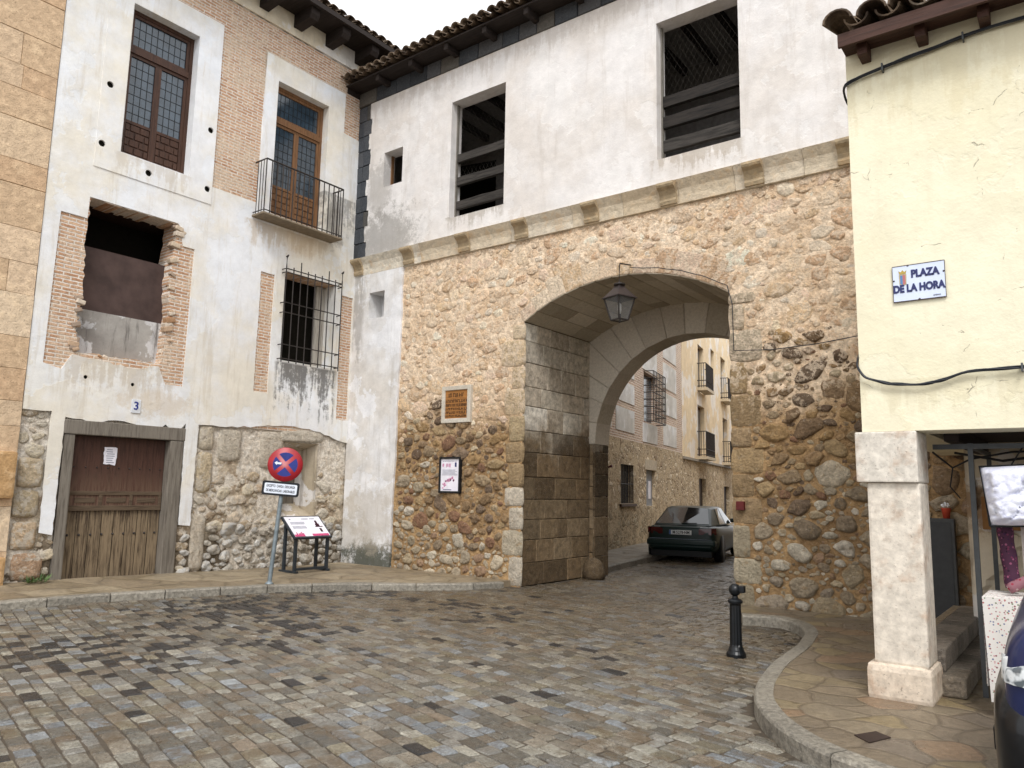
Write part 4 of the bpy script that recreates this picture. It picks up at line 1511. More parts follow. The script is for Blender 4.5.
g = G()
fgs = lambda u, v, h: (u, YB + 0.004 - h, v)
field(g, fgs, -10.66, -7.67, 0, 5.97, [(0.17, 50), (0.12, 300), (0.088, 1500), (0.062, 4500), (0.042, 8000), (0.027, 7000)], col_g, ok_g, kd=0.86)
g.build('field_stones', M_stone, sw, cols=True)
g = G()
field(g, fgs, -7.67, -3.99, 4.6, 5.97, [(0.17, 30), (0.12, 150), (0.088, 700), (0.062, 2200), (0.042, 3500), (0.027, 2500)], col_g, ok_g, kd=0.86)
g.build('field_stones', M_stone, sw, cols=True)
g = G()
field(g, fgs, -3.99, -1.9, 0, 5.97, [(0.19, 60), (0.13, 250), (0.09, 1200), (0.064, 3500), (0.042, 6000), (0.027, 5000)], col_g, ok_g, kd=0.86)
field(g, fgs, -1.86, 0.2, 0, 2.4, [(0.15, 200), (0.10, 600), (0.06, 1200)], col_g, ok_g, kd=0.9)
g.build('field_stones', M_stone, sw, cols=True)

# passage: ashlar side walls
AC = ['#cdc4b4', '#bfb5a4', '#d6cebf', '#b6aa98', '#c8bba8', '#dad3c6', '#b8ae9d', '#c3b9a9']


def ashlar_x(g, X, out, y0, y1, z0, z1, cols_=AC):
    f = lambda u, v, h: (X + out * h, u, v)
    v = z0
    while v < z1 - 0.02:
        rh = rnd.choice([0.34, 0.38, 0.42, 0.36])
        v2 = min(z1, v + rh)
        if z1 - v2 < 0.12:
            v2 = z1
        u = y0
        while u < y1 - 0.02:
            L = rnd.uniform(0.35, 0.8)
            u2 = min(y1, u + L)
            if y1 - u2 < 0.18:
                u2 = y1
            g.block(f, u + .003, u2 - .003, v + .003, v2 - .003, 0.016, 0.010, lin(rnd.choice(cols_), rnd.uniform(.86, 1.12) if v > 2.4 else rnd.choice([0.55, 0.7, 0.85, 1.0, 1.15])), jit=0.004)
            u = u2
        v = v2


for (xj, oj) in ((-7.69, 1), (-3.97, -1)):
    g = G()
    ashlar_x(g, xj, oj, YG + 0.012, 12.6, 0.0, 4.50)
    g.build('ashlar_jamb', M_ash, gate, cols=True)
g = G()
G0 = G()
# rear arch: face wall with round arch
rc = (-5.6, 2.5, 1.95)
fyr = lambda u, v, h: (u, 12.6 - h, v)
v = 0.0
while v < 2.5:
    v2 = min(2.5, v + rnd.uniform(0.36, 0.5))
    g.block(fyr, -7.67, -7.55, v + .003, v2 - .003, 0.016, 0.01, lin(rnd.choice(AC)), jit=0.0)
    v = v2
ashlar_x(g, -7.57, 1, 12.56, 13.12, 0.0, 2.5, ['#b5ada0', '#a59c8e', '#8f8678'])
ashlar_x(G0, -3.63, -1, 12.6, 13.12, 0.0, 2.5)
G0.build('inner_pier', M_ash, gate, cols=True)
g.build('inner_pier', M_ash, gate, cols=True)
G().box(-10.6, -7.70, YG + 0.05, 13.1, 0, 4.6).box(-3.96, 5, YG + 0.05, 13.1, 0, 4.6).build('pier_core', simple('joint_mortar', '#7d705e', 0.95), gate)
# rear arch wall (voussoirs radiating)
g = G()
t = math.pi
fr2 = lambda u, v, h: (rc[0] + (rc[2] + v) * math.cos(u), 12.6 - h, rc[1] + (rc[2] + v) * math.sin(u))
VC = ['#bdb3a4', '#c7beaf', '#b0a695', '#c1b7a8']
while t > 0.02:
    t2 = max(0.0, t - rnd.uniform(0.16, 0.24))
    g.block(fr2, t - 0.002, t2 + 0.002, 0.0, rnd.uniform(1.0, 1.3), 0.014, 0.008, lin(rnd.choice(VC), rnd.uniform(.92, 1.08)), jit=0.0)
    # soffit of the rear arch
    fs_ = lambda u, v, h: (rc[0] + (rc[2] - h) * math.cos(u), v, rc[1] + (rc[2] - h) * math.sin(u))
    n = 3
    for q in range(n):
        ta, tb = t - (t - t2) * q / n, t - (t - t2) * (q + 1) / n
        g.add([fs_(ta, 12.59, 0), fs_(tb, 12.59, 0), fs_(tb, 13.12, 0), fs_(ta, 13.12, 0)], [(0, 1, 2, 3)], lin(VC[int(t * 9) % 4]))
    t = t2
g.build('rear_arch', M_vault, gate, cols=True)
g = G()
outl = [(-7.67, 2.5)] + [(rc[0] + 1.96 * math.cos(math.pi * k / 24), rc[1] + 1.96 * math.sin(math.pi * k / 24)) for k in range(24, -1, -1)] + [(-3.5, 2.5), (-3.5, 5.6), (-7.67, 5.6)]
g.plate('Y', 12.605, outl, depth=0.51)
g.build('rear_wall', simple('rear_wall_stone', '#b0a695', 0.9), gate)
# vault soffit in long stones
g = G()
t = a0
i = 0
while t > a1 + 0.002:
    t2 = max(a1, t - 0.088)
    fv = lambda u, v, h: (cx + (rr - h) * math.cos(u), v, cz + (rr - h) * math.sin(u))
    y = YG - 0.005
    first = True
    while y < 12.59:
        L = rnd.uniform(0.5, 1.1) * (0.5 if first and i % 2 else 1)
        first = False
        y2 = min(12.6, y + L)
        if 12.6 - y2 < .15:
            y2 = 12.6
        g.block(fv, t - 0.0012, t2 + 0.0012, y + 0.003, y2 - .003, 0.014, 0.007, lin(rnd.choice(['#c4b9a6', '#b5aa97', '#cdc3b2', '#bcb19e', '#ada18e']), rnd.uniform(.9, 1.08)), jit=0.0)
        y = y2
    t = t2
    i += 1
vs = []
for k in range(25):
    tt = a0 + (a1 - a0) * k / 24
    vs += [(cx + rr * math.cos(tt), YG + .01, cz + rr * math.sin(tt)), (cx + rr * math.cos(tt), 12.62, cz + rr * math.sin(tt))]
g.add(vs, [(2 * k, 2 * k + 1, 2 * k + 3, 2 * k + 2) for k in range(24)], lin('#8b8070'))
g.build('vault', M_vault, gate, cols=True)
# guard stone at the foot of the rear arch
g = G()
g.lathe([(0.20, 0), (0.21, 0.12), (0.17, 0.28), (0.11, 0.36), (0.04, 0.39)], (-7.42, 12.35, -0.01), 12, colr=lin('#8f8678'))
tag(g.build('guard_stone', M_ash, cols=True), 'small rounded guard stone at the foot of the inner arch', 'guard stone')

# white plastered strip at the junction
slit = rect(-11.63, -11.18, 5.02, 5.57)
g = G()
g.plate('Y', YG - 0.035, jag([(-12.12, 0.0), (-10.75, 0.0), (-10.70, 2.0), (-10.68, 4.2), (-10.68, 5.98)], 0.012, 0.2) + [(-12.12, 5.98)], [slit], 0.12)
g.plate('Y', YG + 0.33, rect(-11.8, -11.0, 4.9, 5.7), (), 0)
st = g.build('plaster_strip', M_pl_strip, gate)
g = G()
g.box(-11.645, -11.631, YG + .05, YG + 0.35, 5.0, 5.6).box(-11.179, -11.165, YG + .05, YG + .35, 5.0, 5.6).box(-11.63, -11.18, YG + .05, YG + .35, 5.571, 5.585).box(-11.63, -11.18, YG + .05, YG + .35, 5.0, 5.018)
g.build('slit_window', M_pl_strip, gate)
G().box(-11.32, -11.18, YG + 0.12, YG + 0.32, 5.03, 5.56).build('slit_stone', M_ash if False else simple('slit_grey', '#6b665e'), gate)

# cornice: cove with corbels
prof = [(YG, 5.975), (YG - 0.035, 5.985), (YG - 0.04, 6.03), (YG - 0.045, 6.10), (YG - 0.07, 6.2), (YG - 0.13, 6.30), (YG - 0.15, 6.335), (YG, 6.335)]


def cornice(g, xa, xb, colr, out=0.0, drop=0.0):
    vs = []
    for x in (xa, xb):
        for (y, z) in prof:
            vs.append((x, y - out * (1 if y < YG else 0), z - drop * (1 if z < 6.3 else 0)))
    n = len(prof)
    g.add(vs, [(k, k + 1, n + k + 1, n + k) for k in range(n - 1)] + [tuple(range(n)), tuple(range(n, 2 * n))[::-1]], colr)


g = G()
x = -12.12
CC = ['#cbbca4', '#d1c4af', '#c7b69c', '#cdbfa8', '#d2c7b4']
while x < 5:
    L = rnd.uniform(0.8, 1.4)
    cornice(g, x + 0.003, min(x + L, 5) - 0.003, lin(rnd.choice(CC) if x > -10.6 else '#d8d0c0'))
    x += L
g.build('cornice', M_cornice, gate, cols=True)
pc = None
for x in (-11.98, -10.50, -9.05, -7.72, -6.28, -4.90, -3.56, -2.28, -1.0, 0.3, 1.6, 2.9):
    if pc is None:
        g = G()
        pf = [(YG, 6.0), (YG - 0.07, 6.0), (YG - 0.085, 6.05), (YG - 0.07, 6.09), (YG - 0.085, 6.15), (YG - 0.125, 6.21), (YG - 0.19, 6.25), (YG - 0.205, 6.28), (YG - 0.20, 6.318), (YG, 6.318)]
        vs = [(xx, y, z) for xx in (x - 0.14, x + 0.14) for (y, z) in pf]
        n = len(pf)
        g.add(vs, [(k, k + 1, n + k + 1, n + k) for k in range(n - 1)] + [tuple(range(n)), tuple(range(n, 2 * n))[::-1]], lin('#a8967a'))
        pc = g.build('corbel', M_cornice, gate, cols=True)
        xb = x
    else:
        c = dup(pc, gate)
        c.location.x += x - xb

# gallery wall with openings
w1 = [U(-9.52, 6.75), U(-8.185, 6.75), U(-8.185, 9.13), U(-9.52, 9.13)]
w2 = [U(-5.115, 6.80), U(-3.765, 6.80), U(-3.765, 9.13), U(-5.115, 9.13)]
w3 = [U(-11.40, 7.82), U(-10.85, 7.82), U(-10.85, 8.58), U(-11.40, 8.58)]
zb = 6.325
ztop = U(0, 9.83)[1]
left_edge = []
zz = zb
qi = 0
teeth = [-11.72, -11.78, -11.69, -11.74, -11.80, -11.72, -11.70, -11.77, -11.70, -11.75, -11.7]
levels = frange(zb, ztop, 0.36)
for i in range(len(levels) - 1):
    xx = teeth[i % len(teeth)]
    left_edge += jag([(xx, levels[i]), (xx, levels[i + 1])], 0.012, 0.08)
outer = [(5, zb), (5, ztop)] + left_edge[::-1]
G().plate('Y', YU, outer, [w1, w2, w3], 0.3).build('gallery_wall', M_pl_up, gate)
# dark slate quoins at the left end
g = G()
fq = lambda u, v, h: (u, YU + 0.04 - h, v)
for i in range(len(levels) - 1):
    mid = rnd.uniform(-11.98, -11.86)
    g.block(fq, -12.14, mid, levels[i] + .004, levels[i + 1] - .004, 0.03, 0.008, lin(rnd.choice(['#3d4147', '#4a4c50', '#42464b', '#35383c'])), 0.002)
    g.block(fq, mid + .006, -11.5, levels[i] + .004, levels[i + 1] - .004, 0.03, 0.008, lin(rnd.choice(['#3d4147', '#4a4c50', '#42464b', '#4d4b48'])), 0.002)
g.plate('Y', YU + 0.045, rect(-12.16, -11.45, 6.33, ztop), depth=0.1, colr=lin('#24262a'))
g.build('slate_quoins', M_slate, gate, cols=True)
# dark block band under the eaves
g = G()
x = -12.12
while x < 5:
    L = rnd.uniform(0.35, 0.6)
    g.block(lambda u, v, h: (u, YU + 0.01 - h, v), x + .004, x + L - .004, ztop + 0.003, ztop + 0.32, 0.03, 0.01, lin(rnd.choice(['#3b3e42', '#4a4a4b', '#57534d', '#33363a'])), 0.003)
    x += L
g.plate('Y', YU + 0.012, rect(-12.12, 5, ztop, ztop + 0.33), depth=0.2, colr=lin('#24262a'))
g.build('eave_band', M_slate, gate, cols=True)
g = G()
g.box(-12.3, 5, YU - 0.40, YU + 0.3, ztop + 0.325, ztop + 0.355)
x = -12.2
while x < 5:
    g.box(x, x + 0.10, YU - 0.36, YU - 0.01, ztop + 0.20, ztop + 0.322, b=0.01)
    x += 0.95
g.build('eave_timbers', M_wblack, gate)
fg = lambda u, d, h: (-12.35 + u, YU - 0.46 + d * c30 - h * s30 * 0.6, ztop + 0.345 + d * s30 + h * c30)
rf = tiles(fg, 72, 4).build('roof', M_tile, gate)
g = G()
g.add([fg(-0.05, 0.1, 0), fg(17.2, 0.1, 0), fg(17.2, 2.2, 0), fg(-0.05, 2.2, 0)], [(0, 1, 2, 3)])
g.add([fg(-0.05, 2.2, 0), fg(17.2, 2.2, 0), (4.85, 14.5, ztop + .35), (-12.4, 14.5, ztop + .35)], [(0, 1, 2, 3)])
g.build('roof_deck', M_tile, rf)
# room behind the openings
g = G()
yb = 12.9
g.box(-12.0, 5, yb, yb + 0.1, 6.2, ztop + 0.3)
g.box(-12.0, 5, YU + 0.31, yb, 6.2, 6.28)
g.box(-12.0, 5, YU + 0.31, yb, ztop + 0.02, ztop + 0.06)
g.box(-12.05, -11.95, YU + 0.31, yb, 6.2, ztop)
g.box(-7.1, -7.0, YU + .31, yb, 6.28, ztop)
g.build('gallery_room', M_room, gate)
for (xa, xb) in ((-9.5, -8.0), (-5.2, -3.5)):
    for k in range(5):
        xx = xa - 1.2 + 0.62 * k
        G().box(xx, xx + 0.1, YU + .32, yb - .01, ztop - 0.13, ztop + 0.018).build('ceiling_joist', M_wblack, gate)
# horizontal rails in the gallery openings
for (wn, railz) in ((w1, (7.12, 7.60, 8.08)), (w2, (7.13, 7.53, 7.88))):
    for k, zz in enumerate(railz):
        g = G()
        z_ = U(0, zz)[1] - 0.14
        lo = 0.16 if wn is w1 else 0.185
        n = 14
        vs = []
        for i in range(n + 1):
            x = wn[0][0] + 0.02 + (wn[1][0] - wn[0][0] - 0.04) * i / n
            a = 0.010 * N2(x, zz, 3)
            b = 0.012 * N2(x, zz, 4, 4)
            for (yy, zq) in ((YU + 0.16, z_ + a), (YU + 0.16, z_ + lo + b), (YU + 0.24, z_ + lo + b), (YU + 0.24, z_ + a)):
                vs.append((x, yy, zq))
        g.add(vs, [(4 * i + q, 4 * i + (q + 1) % 4, 4 * i + 4 + (q + 1) % 4, 4 * i + 4 + q) for i in range(n) for q in range(4)] + [(0, 1, 2, 3), (4 * n, 4 * n + 3, 4 * n + 2, 4 * n + 1)])
        g.build('gallery_rail', M_wrailp if k == 0 or wn is w1 else M_wrail, gate)
    # frame posts and chicken wire
    g = G()
    x0, x1, z0, z1 = wn[0][0], wn[1][0], wn[0][1], wn[2][1]
    g.box(x0 + 0.005, x0 + 0.03, YU + 0.15, YU + 0.2, z0, z1)
    for q in range(-18, 26):
        pass
    ww = 0.0008
    s_ = 0.095
    xx = x0
    nwx = int((x1 - x0) / s_) + 1
    for i in range(nwx):
        xa = x0 + i * s_
        for sgn in (1, -1):
            pts = []
            zc_ = z0 + 0.9
            j = 0
            while zc_ < z1:
                off = (s_ / 2 if (j % 2) else 0) * sgn
                pts.append((min(max(xa + off, x0 + .01), x1 - .01), YU + 0.26, zc_))
                zc_ += s_ * 0.9
                j += 1
            g.tube(pts, ww, 3, caps=False)
    g.build('wire_netting', simple('galvanised_wire', '#77726a', 0.5), gate)
# window reveals sills are given by the wall thickness
# small upper window timber
G().box(w3[0][0], w3[0][0] + 0.03, YU + 0.2, YU + 0.26, w3[0][1], w3[2][1]).build('window_post', M_woak, gate)

# ================================================================== YELLOW PORTICO BUILDING
YY = 6.40
yel = thing('yellow_portico_house', 'pale yellow plastered house on a stone pillar at the right edge', 'house', (-1.2, YY, 0.116))
g = G()
g.box(-1.405, 5, YY, YY + 0.4, 2.10, 5.28)
g.box(-1.405, -1.0, YY + .4, YG - 0.08, 2.10, 5.28)
g.build('plaster_wall', M_pl_yel, yel)
g = G()
g.box(-1.40, 5, YY + 0.41, 10.3, 2.16, 2.20)
for k in range(9):
    xx = -0.9 + k * 0.6
    g.box(xx, xx + 0.1, YY + 0.41, 10.2, 2.04, 2.157)
g.build('portico_ceiling', M_wblack, yel)
# pillar
pil = G().box(-1.395, -1.025, YY + 0.02, YY + 0.40, 0.36, 1.71, b=0.022, colr=lin('#d6cdbf')).build('pillar', M_pillar, yel, cols=True)
G().box(-1.45, -1.0, YY - 0.03, YY + 0.46, 0.09, 0.365, b=0.05, colr=lin('#d2c4b2')).build('pillar_base', M_pillar, pil, cols=True)
G().box(-1.46, -1.025, YY - 0.015, YY + 0.44, 1.71, 2.098, b=0.012, colr=lin('#d3ccc0')).build('capital', M_pillar, pil, cols=True)
# eaves
g = G()
g.box(-1.40, 5, YY - 0.24, YY + 0.05, 5.262, 5.29)
g.box(-1.40, 5, YY - 0.27, YY - 0.24, 5.21, 5.32)
g.build('eave_boards', M_weave, yel)
pr_ = None
for k in range(9):
    xx = -1.28 + 0.42 * k
    if pr_ is None:
        pr_ = G().box(xx, xx + 0.075, YY - 0.17, YY + 0.01, 5.15, 5.26, b=0.008).build('eave_bracket', M_weave, yel)
    else:
        c = dup(pr_, yel)
        c.location.x += 0.42 * k
fyl = lambda u, d, h: (-1.375 + u, YY - 0.27 + d * c30 - h * s30 * 0.5, 5.30 + d * s30 + h * c30)
rf = tiles(fyl, 28, 4, pitch=0.24, r=0.115).build('roof', M_tile, yel)
g = G()
g.add([fyl(-0.02, 0.08, 0), fyl(6.5, 0.08, 0), fyl(6.5, 4.2, 0), fyl(-0.02, 4.2, 0)], [(0, 1, 2, 3)])
g.build('roof_deck', M_tile, rf)
# inner wall of the portico, steps and metal cupboard
g = G()
g.grid(lambda u, v: (u, 9.0 + 0.03 * N2(u, v, 1.6) + (0.05 if N2(u, v, 1.1, 7) > 0.05 else 0.0), v), frange(-1.02, 4, 0.06), frange(0.1, 2.2, 0.05), smooth=False)
g.box(-1.02, -0.94, 9.0, 10.35, 0.1, 2.2)
g.build('portico_wall', M_pl_old, yel, recalc=False)
g = G()
SC2 = ['#6c645a', '#7a7166', '#5e574e', '#84796a']
for (x1_, ya, yb_, z0_, z1_) in ((-0.84, 6.75, 9.0, 0.118, 0.27), (-0.985, 6.87, 9.8, 0.272, 0.44)):
    y = ya
    while y < yb_:
        L = rnd.uniform(0.28, 0.42)
        g.box(x1_ - 0.24, x1_, y + .004, min(yb_, y + L) - .004, z0_ + .001, z1_, b=0.015, colr=lin(rnd.choice(SC2)))
        y += L
    g.box(-1.30, x1_ - 0.245, ya + .01, yb_, z0_ + .001, z1_ - 0.008, colr=lin('#8a7a64'))
g.build('steps', M_kerb, yel, cols=True)
cup = tag(G().box(-1.62, -1.30, YG - 0.16, YG - 0.05, 0.2, 1.36, b=0.008).build('metal_cupboard', simple('dark_grey_steel', '#3b3c3c', 0.5, 0.4, var=0.2)), 'dark grey metal cupboard against the stone wall behind the pillar', 'cupboard')
G().box(-1.585, -1.335, YG - 0.166, YG - 0.161, 0.24, 1.32).build('cupboard_door', simple('dark_grey_steel_door', '#2e2f30', 0.45, 0.4), cup)
fp = thing('flower_pot', 'small red pot with white flowers on the grey metal cupboard', 'flower pot', (-1.38, YG - 0.12, 1.362))
G().lathe([(0.035, 0), (0.05, 0.11), (0.054, 0.12)], (-1.38, YG - .12, 1.362), 14).build('pot', simple('red_clay_pot', '#a8402a', 0.6), fp)
g = G()
for k in range(16):
    a = rnd.uniform(0, 6.28)
    q = rnd.uniform(0, 0.045)
    c_ = (-1.38 + q * math.cos(a), YG - .12 + q * math.sin(a), 1.362 + 0.13 + rnd.uniform(0, 0.05))
    g.lathe([(0.0, -0.014), (0.014, 0), (0.0, 0.014)], c_, 6)
g.build('flowers', simple('white_petals', '#dfe0e2', 0.7), fp)

# ================================================================== HOUSES SEEN THROUGH THE ARCH
A0 = Vector((-9.956, 17.302))
DD = Vector((-0.2202, 0.9755))
NN = Vector((0.9755, 0.2202))      # towards the street


def S(s_, z, off=0.0):
    p = A0 + DD * s_ + NN * off
    return (p.x, p.y, z)


def sbox(g, s0, s1, z0, z1, o0, o1):
    vs = [S(s0, z0, o0), S(s1, z0, o0), S(s1, z0, o1), S(s0, z0, o1), S(s0, z1, o0), S(s1, z1, o0), S(s1, z1, o1), S(s0, z1, o1)]
    g.add(vs, [(0, 3, 2, 1), (4, 5, 6, 7), (0, 1, 5, 4), (1, 2, 6, 5), (2, 3, 7, 6), (3, 0, 4, 7)])
    return g


def swall(g, s0, s1, z0, z1, holes, dep=0.25, off=0.0):
    loops = [[(s0, z0), (s1, z0), (s1, z1), (s0, z1)]] + [rect(*h) for h in holes]
    flat = [p for l in loops for p in l]
    tris = tessellate_polygon([[Vector((p[0], p[1], 0)) for p in l] for l in loops])
    g.add([S(p[0], p[1], off) for p in flat], [tuple(t) for t in tris])
    for l in loops:
        n = len(l)
        g.add([S(p[0], p[1], off) for p in l] + [S(p[0], p[1], off - dep) for p in l], [(i, (i + 1) % n, n + (i + 1) % n, n + i) for i in range(n)])
    return g


bh = thing('brick_and_stone_house', 'house with rubble ground floor and brick panelled upper walls seen through the arch', 'house', S(4, 0))
W1, W2, WG, WD = (1.1, 2.45, 1.28, 2.36), (3.85, 4.95, 1.18, 2.28), (3.6, 5.2, 3.75, 5.3), (-1.3, -0.5, 0.12, 2.35)
swall(G(), -4.2, 9.15, 0.0, 3.05, [W1, W2, WD]).build('stone_wall', M_rubf, bh)
swall(G(), -4.2, 9.15, 3.05, 9.2, [WG]).build('brick_wall', M_brickf, bh)
g = G()
for (a, b, c_, d) in ((-3.4, -1.6, 3.3, 3.95), (-3.4, -1.6, 4.12, 4.95), (-1.2, 0.2, 3.3, 3.95), (-1.2, 0.2, 4.12, 4.95), (0.62, 2.47, 3.27, 3.92), (0.60, 2.47, 4.10, 4.66), (0.62, 2.47, 4.86, 5.8), (3.45, 5.25, 5.36, 6.4), (3.45, 5.25, 3.12, 3.7),
                      (6.15, 8.15, 5.12, 5.98), (6.15, 8.15, 4.22, 4.95), (6.12, 8.1, 3.18, 3.9), (6.15, 8.15, 6.15, 7.1), (3.45, 5.25, 6.6, 7.6), (0.62, 2.47, 6.0, 7.0), (6.15, 8.15, 7.25, 8.2)):
    sbox(G(), a, b, c_, d, -0.01, 0.018).build('plaster_panel', M_pl_grey, bh)
sbox(G(), -4.2, 9.1, 0, 9.1, -7, -0.26).build('house_core', M_dark, bh)
fh2 = lambda u, d, h: S(-4.2 + u, 9.2 + d * s30 + h * c30, 0.4 - d * c30)
tiles(fh2, 62, 2).build('roof', M_tile, bh)


def sgrille(parent, w_, off, nv, nh, label=None, glass=True, depth=0.0):
    wf = sbox(G(), w_[0], w_[1], w_[2], w_[3], -0.2, -0.17).build('window', M_glass_far if glass else M_dark, parent, label=label)
    g = G()
    for k in range(nv + 1):
        s_ = w_[0] + (w_[1] - w_[0]) * k / nv
        g.tube([S(s_, w_[2], off), S(s_, w_[3], off)], 0.014, 5)
    for k in range(nh + 1):
        z = w_[2] + (w_[3] - w_[2]) * k / nh
        g.tube([S(w_[0], z, -0.02), S(w_[0], z, off), S(w_[1], z, off), S(w_[1], z, -0.02)], 0.014, 5)
    g.build('grille', M_iron, wf)
    return wf


sgrille(bh, W1, -0.04, 8, 2)
sgrille(bh, WG, 0.30, 8, 7)
g = sbox(G(), W2[0], W2[1], W2[2], W2[3], -0.15, -0.10).build('blocked_window', simple('grey_shutter', '#8c8f94', 0.7), bh)
sbox(G(), 4.45, 4.75, 1.4, 1.95, -0.098, -0.09).build('notice', M_paper, g)
sbox(G(), 3.7, 5.1, 2.29, 2.6, 0.0, 0.02).build('lintel', simple('pale_lintel', '#b8ab96', 0.85), bh)
sbox(G(), 1.0, 2.55, 1.2, 1.27, 0.0, 0.06).build('window_sill', M_wdark, bh)
dr2 = sbox(G(), WD[0], WD[1], WD[2], WD[3], -0.12, -0.06).build('door', simple('dark_red_door', '#4a1f1e', 0.6), bh)
g = G()
g.tube([S(-0.35, 0.12, 0.06), S(-0.35, 2.2, 0.06), S(-0.35, 2.25, 0.2)], 0.04, 8)
g.build('rain_pipe', simple('red_iron_pipe', '#5a2020', 0.5), bh)

ph = thing('beige_balcony_house', 'beige plastered house with iron balconies beyond the brick panelled house', 'house', S(15, 0))
op = [(12.1, 13.6, 3.1, 5.2), (18.4, 19.8, 3.1, 5.25), (12.3, 13.6, 5.75, 7.75), (15.35, 16.3, 7.15, 8.1), (18.1, 19.5, 6.0, 8.2)]
swall(G(), 9.16, 34, 2.95, 10.5, op, off=0.02).build('plaster_wall', M_pl_beige, ph)
og = [(12.3, 13.85, 0.12, 2.2), (18.5, 20.2, 0.12, 1.95)]
swall(G(), 9.16, 34, 0, 2.93, og).build('stone_base', rubble('rubble_far_pale', 'far', displaced=False), ph)
sbox(G(), 9.16, 34, 2.86, 2.95, 0.02, 0.08).build('string_course', simple('grey_course', '#8d8578'), ph)
sbox(G(), 9.2, 33.9, 0, 10.4, -7, -0.27).build('house_core', M_dark, ph)
for o_ in op:
    wf = sbox(G(), o_[0], o_[1], o_[2], o_[3], -0.2, -0.16).build('window', M_wdark, ph)
    sbox(G(), o_[0] + .12, o_[1] - .12, o_[2] + .4, o_[3] - .12, -0.158, -0.15).build('pane', M_glass_far, wf)
for o_ in og:
    sbox(G(), o_[0], o_[1], o_[2], o_[3], -0.2, -0.16).build('door', simple('dark_doors', '#2a1d18'), ph)
for (s0, s1, z) in ((11.9, 13.9, 3.08), (18.2, 20.1, 3.08), (12.1, 13.8, 5.9), (17.9, 19.7, 6.1)):
    b_ = sbox(G(), s0, s1, z - 0.12, z, 0.02, 0.42).build('balcony', simple('balcony_stone', '#b8a88e'), ph)
    g = G()
    for k in range(17):
        s_ = s0 + (s1 - s0) * k / 16
        g.tube([S(s_, z, 0.38), S(s_, z + 1.0, 0.38)], 0.013, 4)
    for k in range(4):
        g.tube([S(s0, z, 0.38 * k / 4), S(s0, z + 1, 0.38 * k / 4)], 0.013, 4)
    for zz in (z + 0.05, z + 0.28, z + 1.0):
        g.tube([S(s0, zz, 0.02), S(s0, zz, 0.38), S(s1, zz, 0.38), S(s1, zz, 0.02)], 0.018, 4)
    g.build('railing', M_iron, b_)
# plain row on the other side of the street (only its corner can ever show)
rh_ = thing('cream_street_house', 'cream plastered house on the right side of the street behind the gatehouse', 'house', (-2.2, 20, 0))
g = G()
g.add([(-3.4, 13.15, 0), (3, 13.15, 0), (-1.0, 44, 0), (-9.6, 44, 0), (-3.4, 13.15, 8), (3, 13.15, 8), (-1.0, 44, 8), (-9.6, 44, 8)],
      [(0, 1, 5, 4), (1, 2, 6, 5), (2, 3, 7, 6), (3, 0, 4, 7), (4, 5, 6, 7)])
g.build('plaster_wall', M_pl_beige, rh_)

# ================================================================== STREET FURNITURE
# ---- wall lantern in the arch
lx, ly, lz = -5.58, 10.02, 4.20
ln = thing('hanging_lantern', 'black four-sided lantern hanging from the crown of the arch', 'lantern', (lx, ly, lz))
g = G()
g.tube([(lx, ly + 0.36, 5.16), (lx, ly + 0.02, 5.10), (lx, ly, 5.06), (lx, ly, 4.80)], 0.011, 6)
g.lathe([(0.0, 0.0), (0.09, 0.005), (0.09, 0.03), (0.02, 0.05), (0.0, 0.09)], (lx, ly, 4.74), 16)
g.build('bracket', M_iron, ln)


def pyr(g, r0, z0, r1, z1, c=(lx, ly), rot=0.45):
    vs = []
    for r_, z_ in ((r0, z0), (r1, z1)):
        for k in range(4):
            t = rot + math.pi / 2 * k
            vs.append((c[0] + r_ * math.cos(t), c[1] + r_ * math.sin(t), z_))
    g.add(vs, [(0, 1, 5, 4), (1, 2, 6, 5), (2, 3, 7, 6), (3, 0, 4, 7), (0, 3, 2, 1), (4, 5, 6, 7)])


g = G()
pyr(g, 0.265, 4.545, 0.10, 4.70)
pyr(g, 0.10, 4.70, 0.06, 4.76)
pyr(g, 0.275, 4.535, 0.275, 4.548)
g.build('lantern_roof', simple('lantern_copper', '#332c2c', 0.45, 0.4), ln)
g = G()
for k in range(4):
    t = 0.45 + math.pi / 2 * k
    g.tube([(lx + 0.235 * math.cos(t), ly + 0.235 * math.sin(t), 4.54), (lx + 0.13 * math.cos(t), ly + 0.13 * math.sin(t), 4.20)], 0.014, 6)
    t2 = t + math.pi / 2
    g.tube([(lx + 0.13 * math.cos(t), ly + 0.13 * math.sin(t), 4.20), (lx + 0.13 * math.cos(t2), ly + 0.13 * math.sin(t2), 4.20)], 0.012, 6)
g.lathe([(0.0, -0.05), (0.02, -0.03), (0.012, 0)], (lx, ly, 4.2), 8)
g.build('lantern_frame', M_iron, ln)
g = G()
pyr(g, 0.228, 4.53, 0.125, 4.21)
g.build('lantern_glass', M_lampglass, ln)
G().lathe([(0.02, 0), (0.03, 0.06), (0.03, 0.14), (0.0, 0.18)], (lx, ly, 4.30), 10).build('bulb', simple('bulb_glass', '#d8d8d4', 0.3, bump=0), ln)
# thin cable feeding the lantern along the arch edge
pts = [(lx, YG - 0.05, 5.12)]
for k in range(1, 14):
    x = lx + (-4.0 - lx) * k / 13
    pts.append((x, YG - 0.05, arch_z(x) + 0.07 + 0.006 * math.sin(k * 2)))
pts += [(-3.93, YG - .05, 4.3), (-3.92, YG - 0.05, 3.62), (-3.4, YG - .05, 3.58), (-2.8, YG - .05, 3.60), (-2.2, YG - 0.05, 3.66), (-1.5, YG - .05, 3.7)]
tag(G().tube(pts, 0.007, 6).build('lantern_cable', M_cable), 'thin dark cable running along the arch edge and across the right stone wall', 'cable')

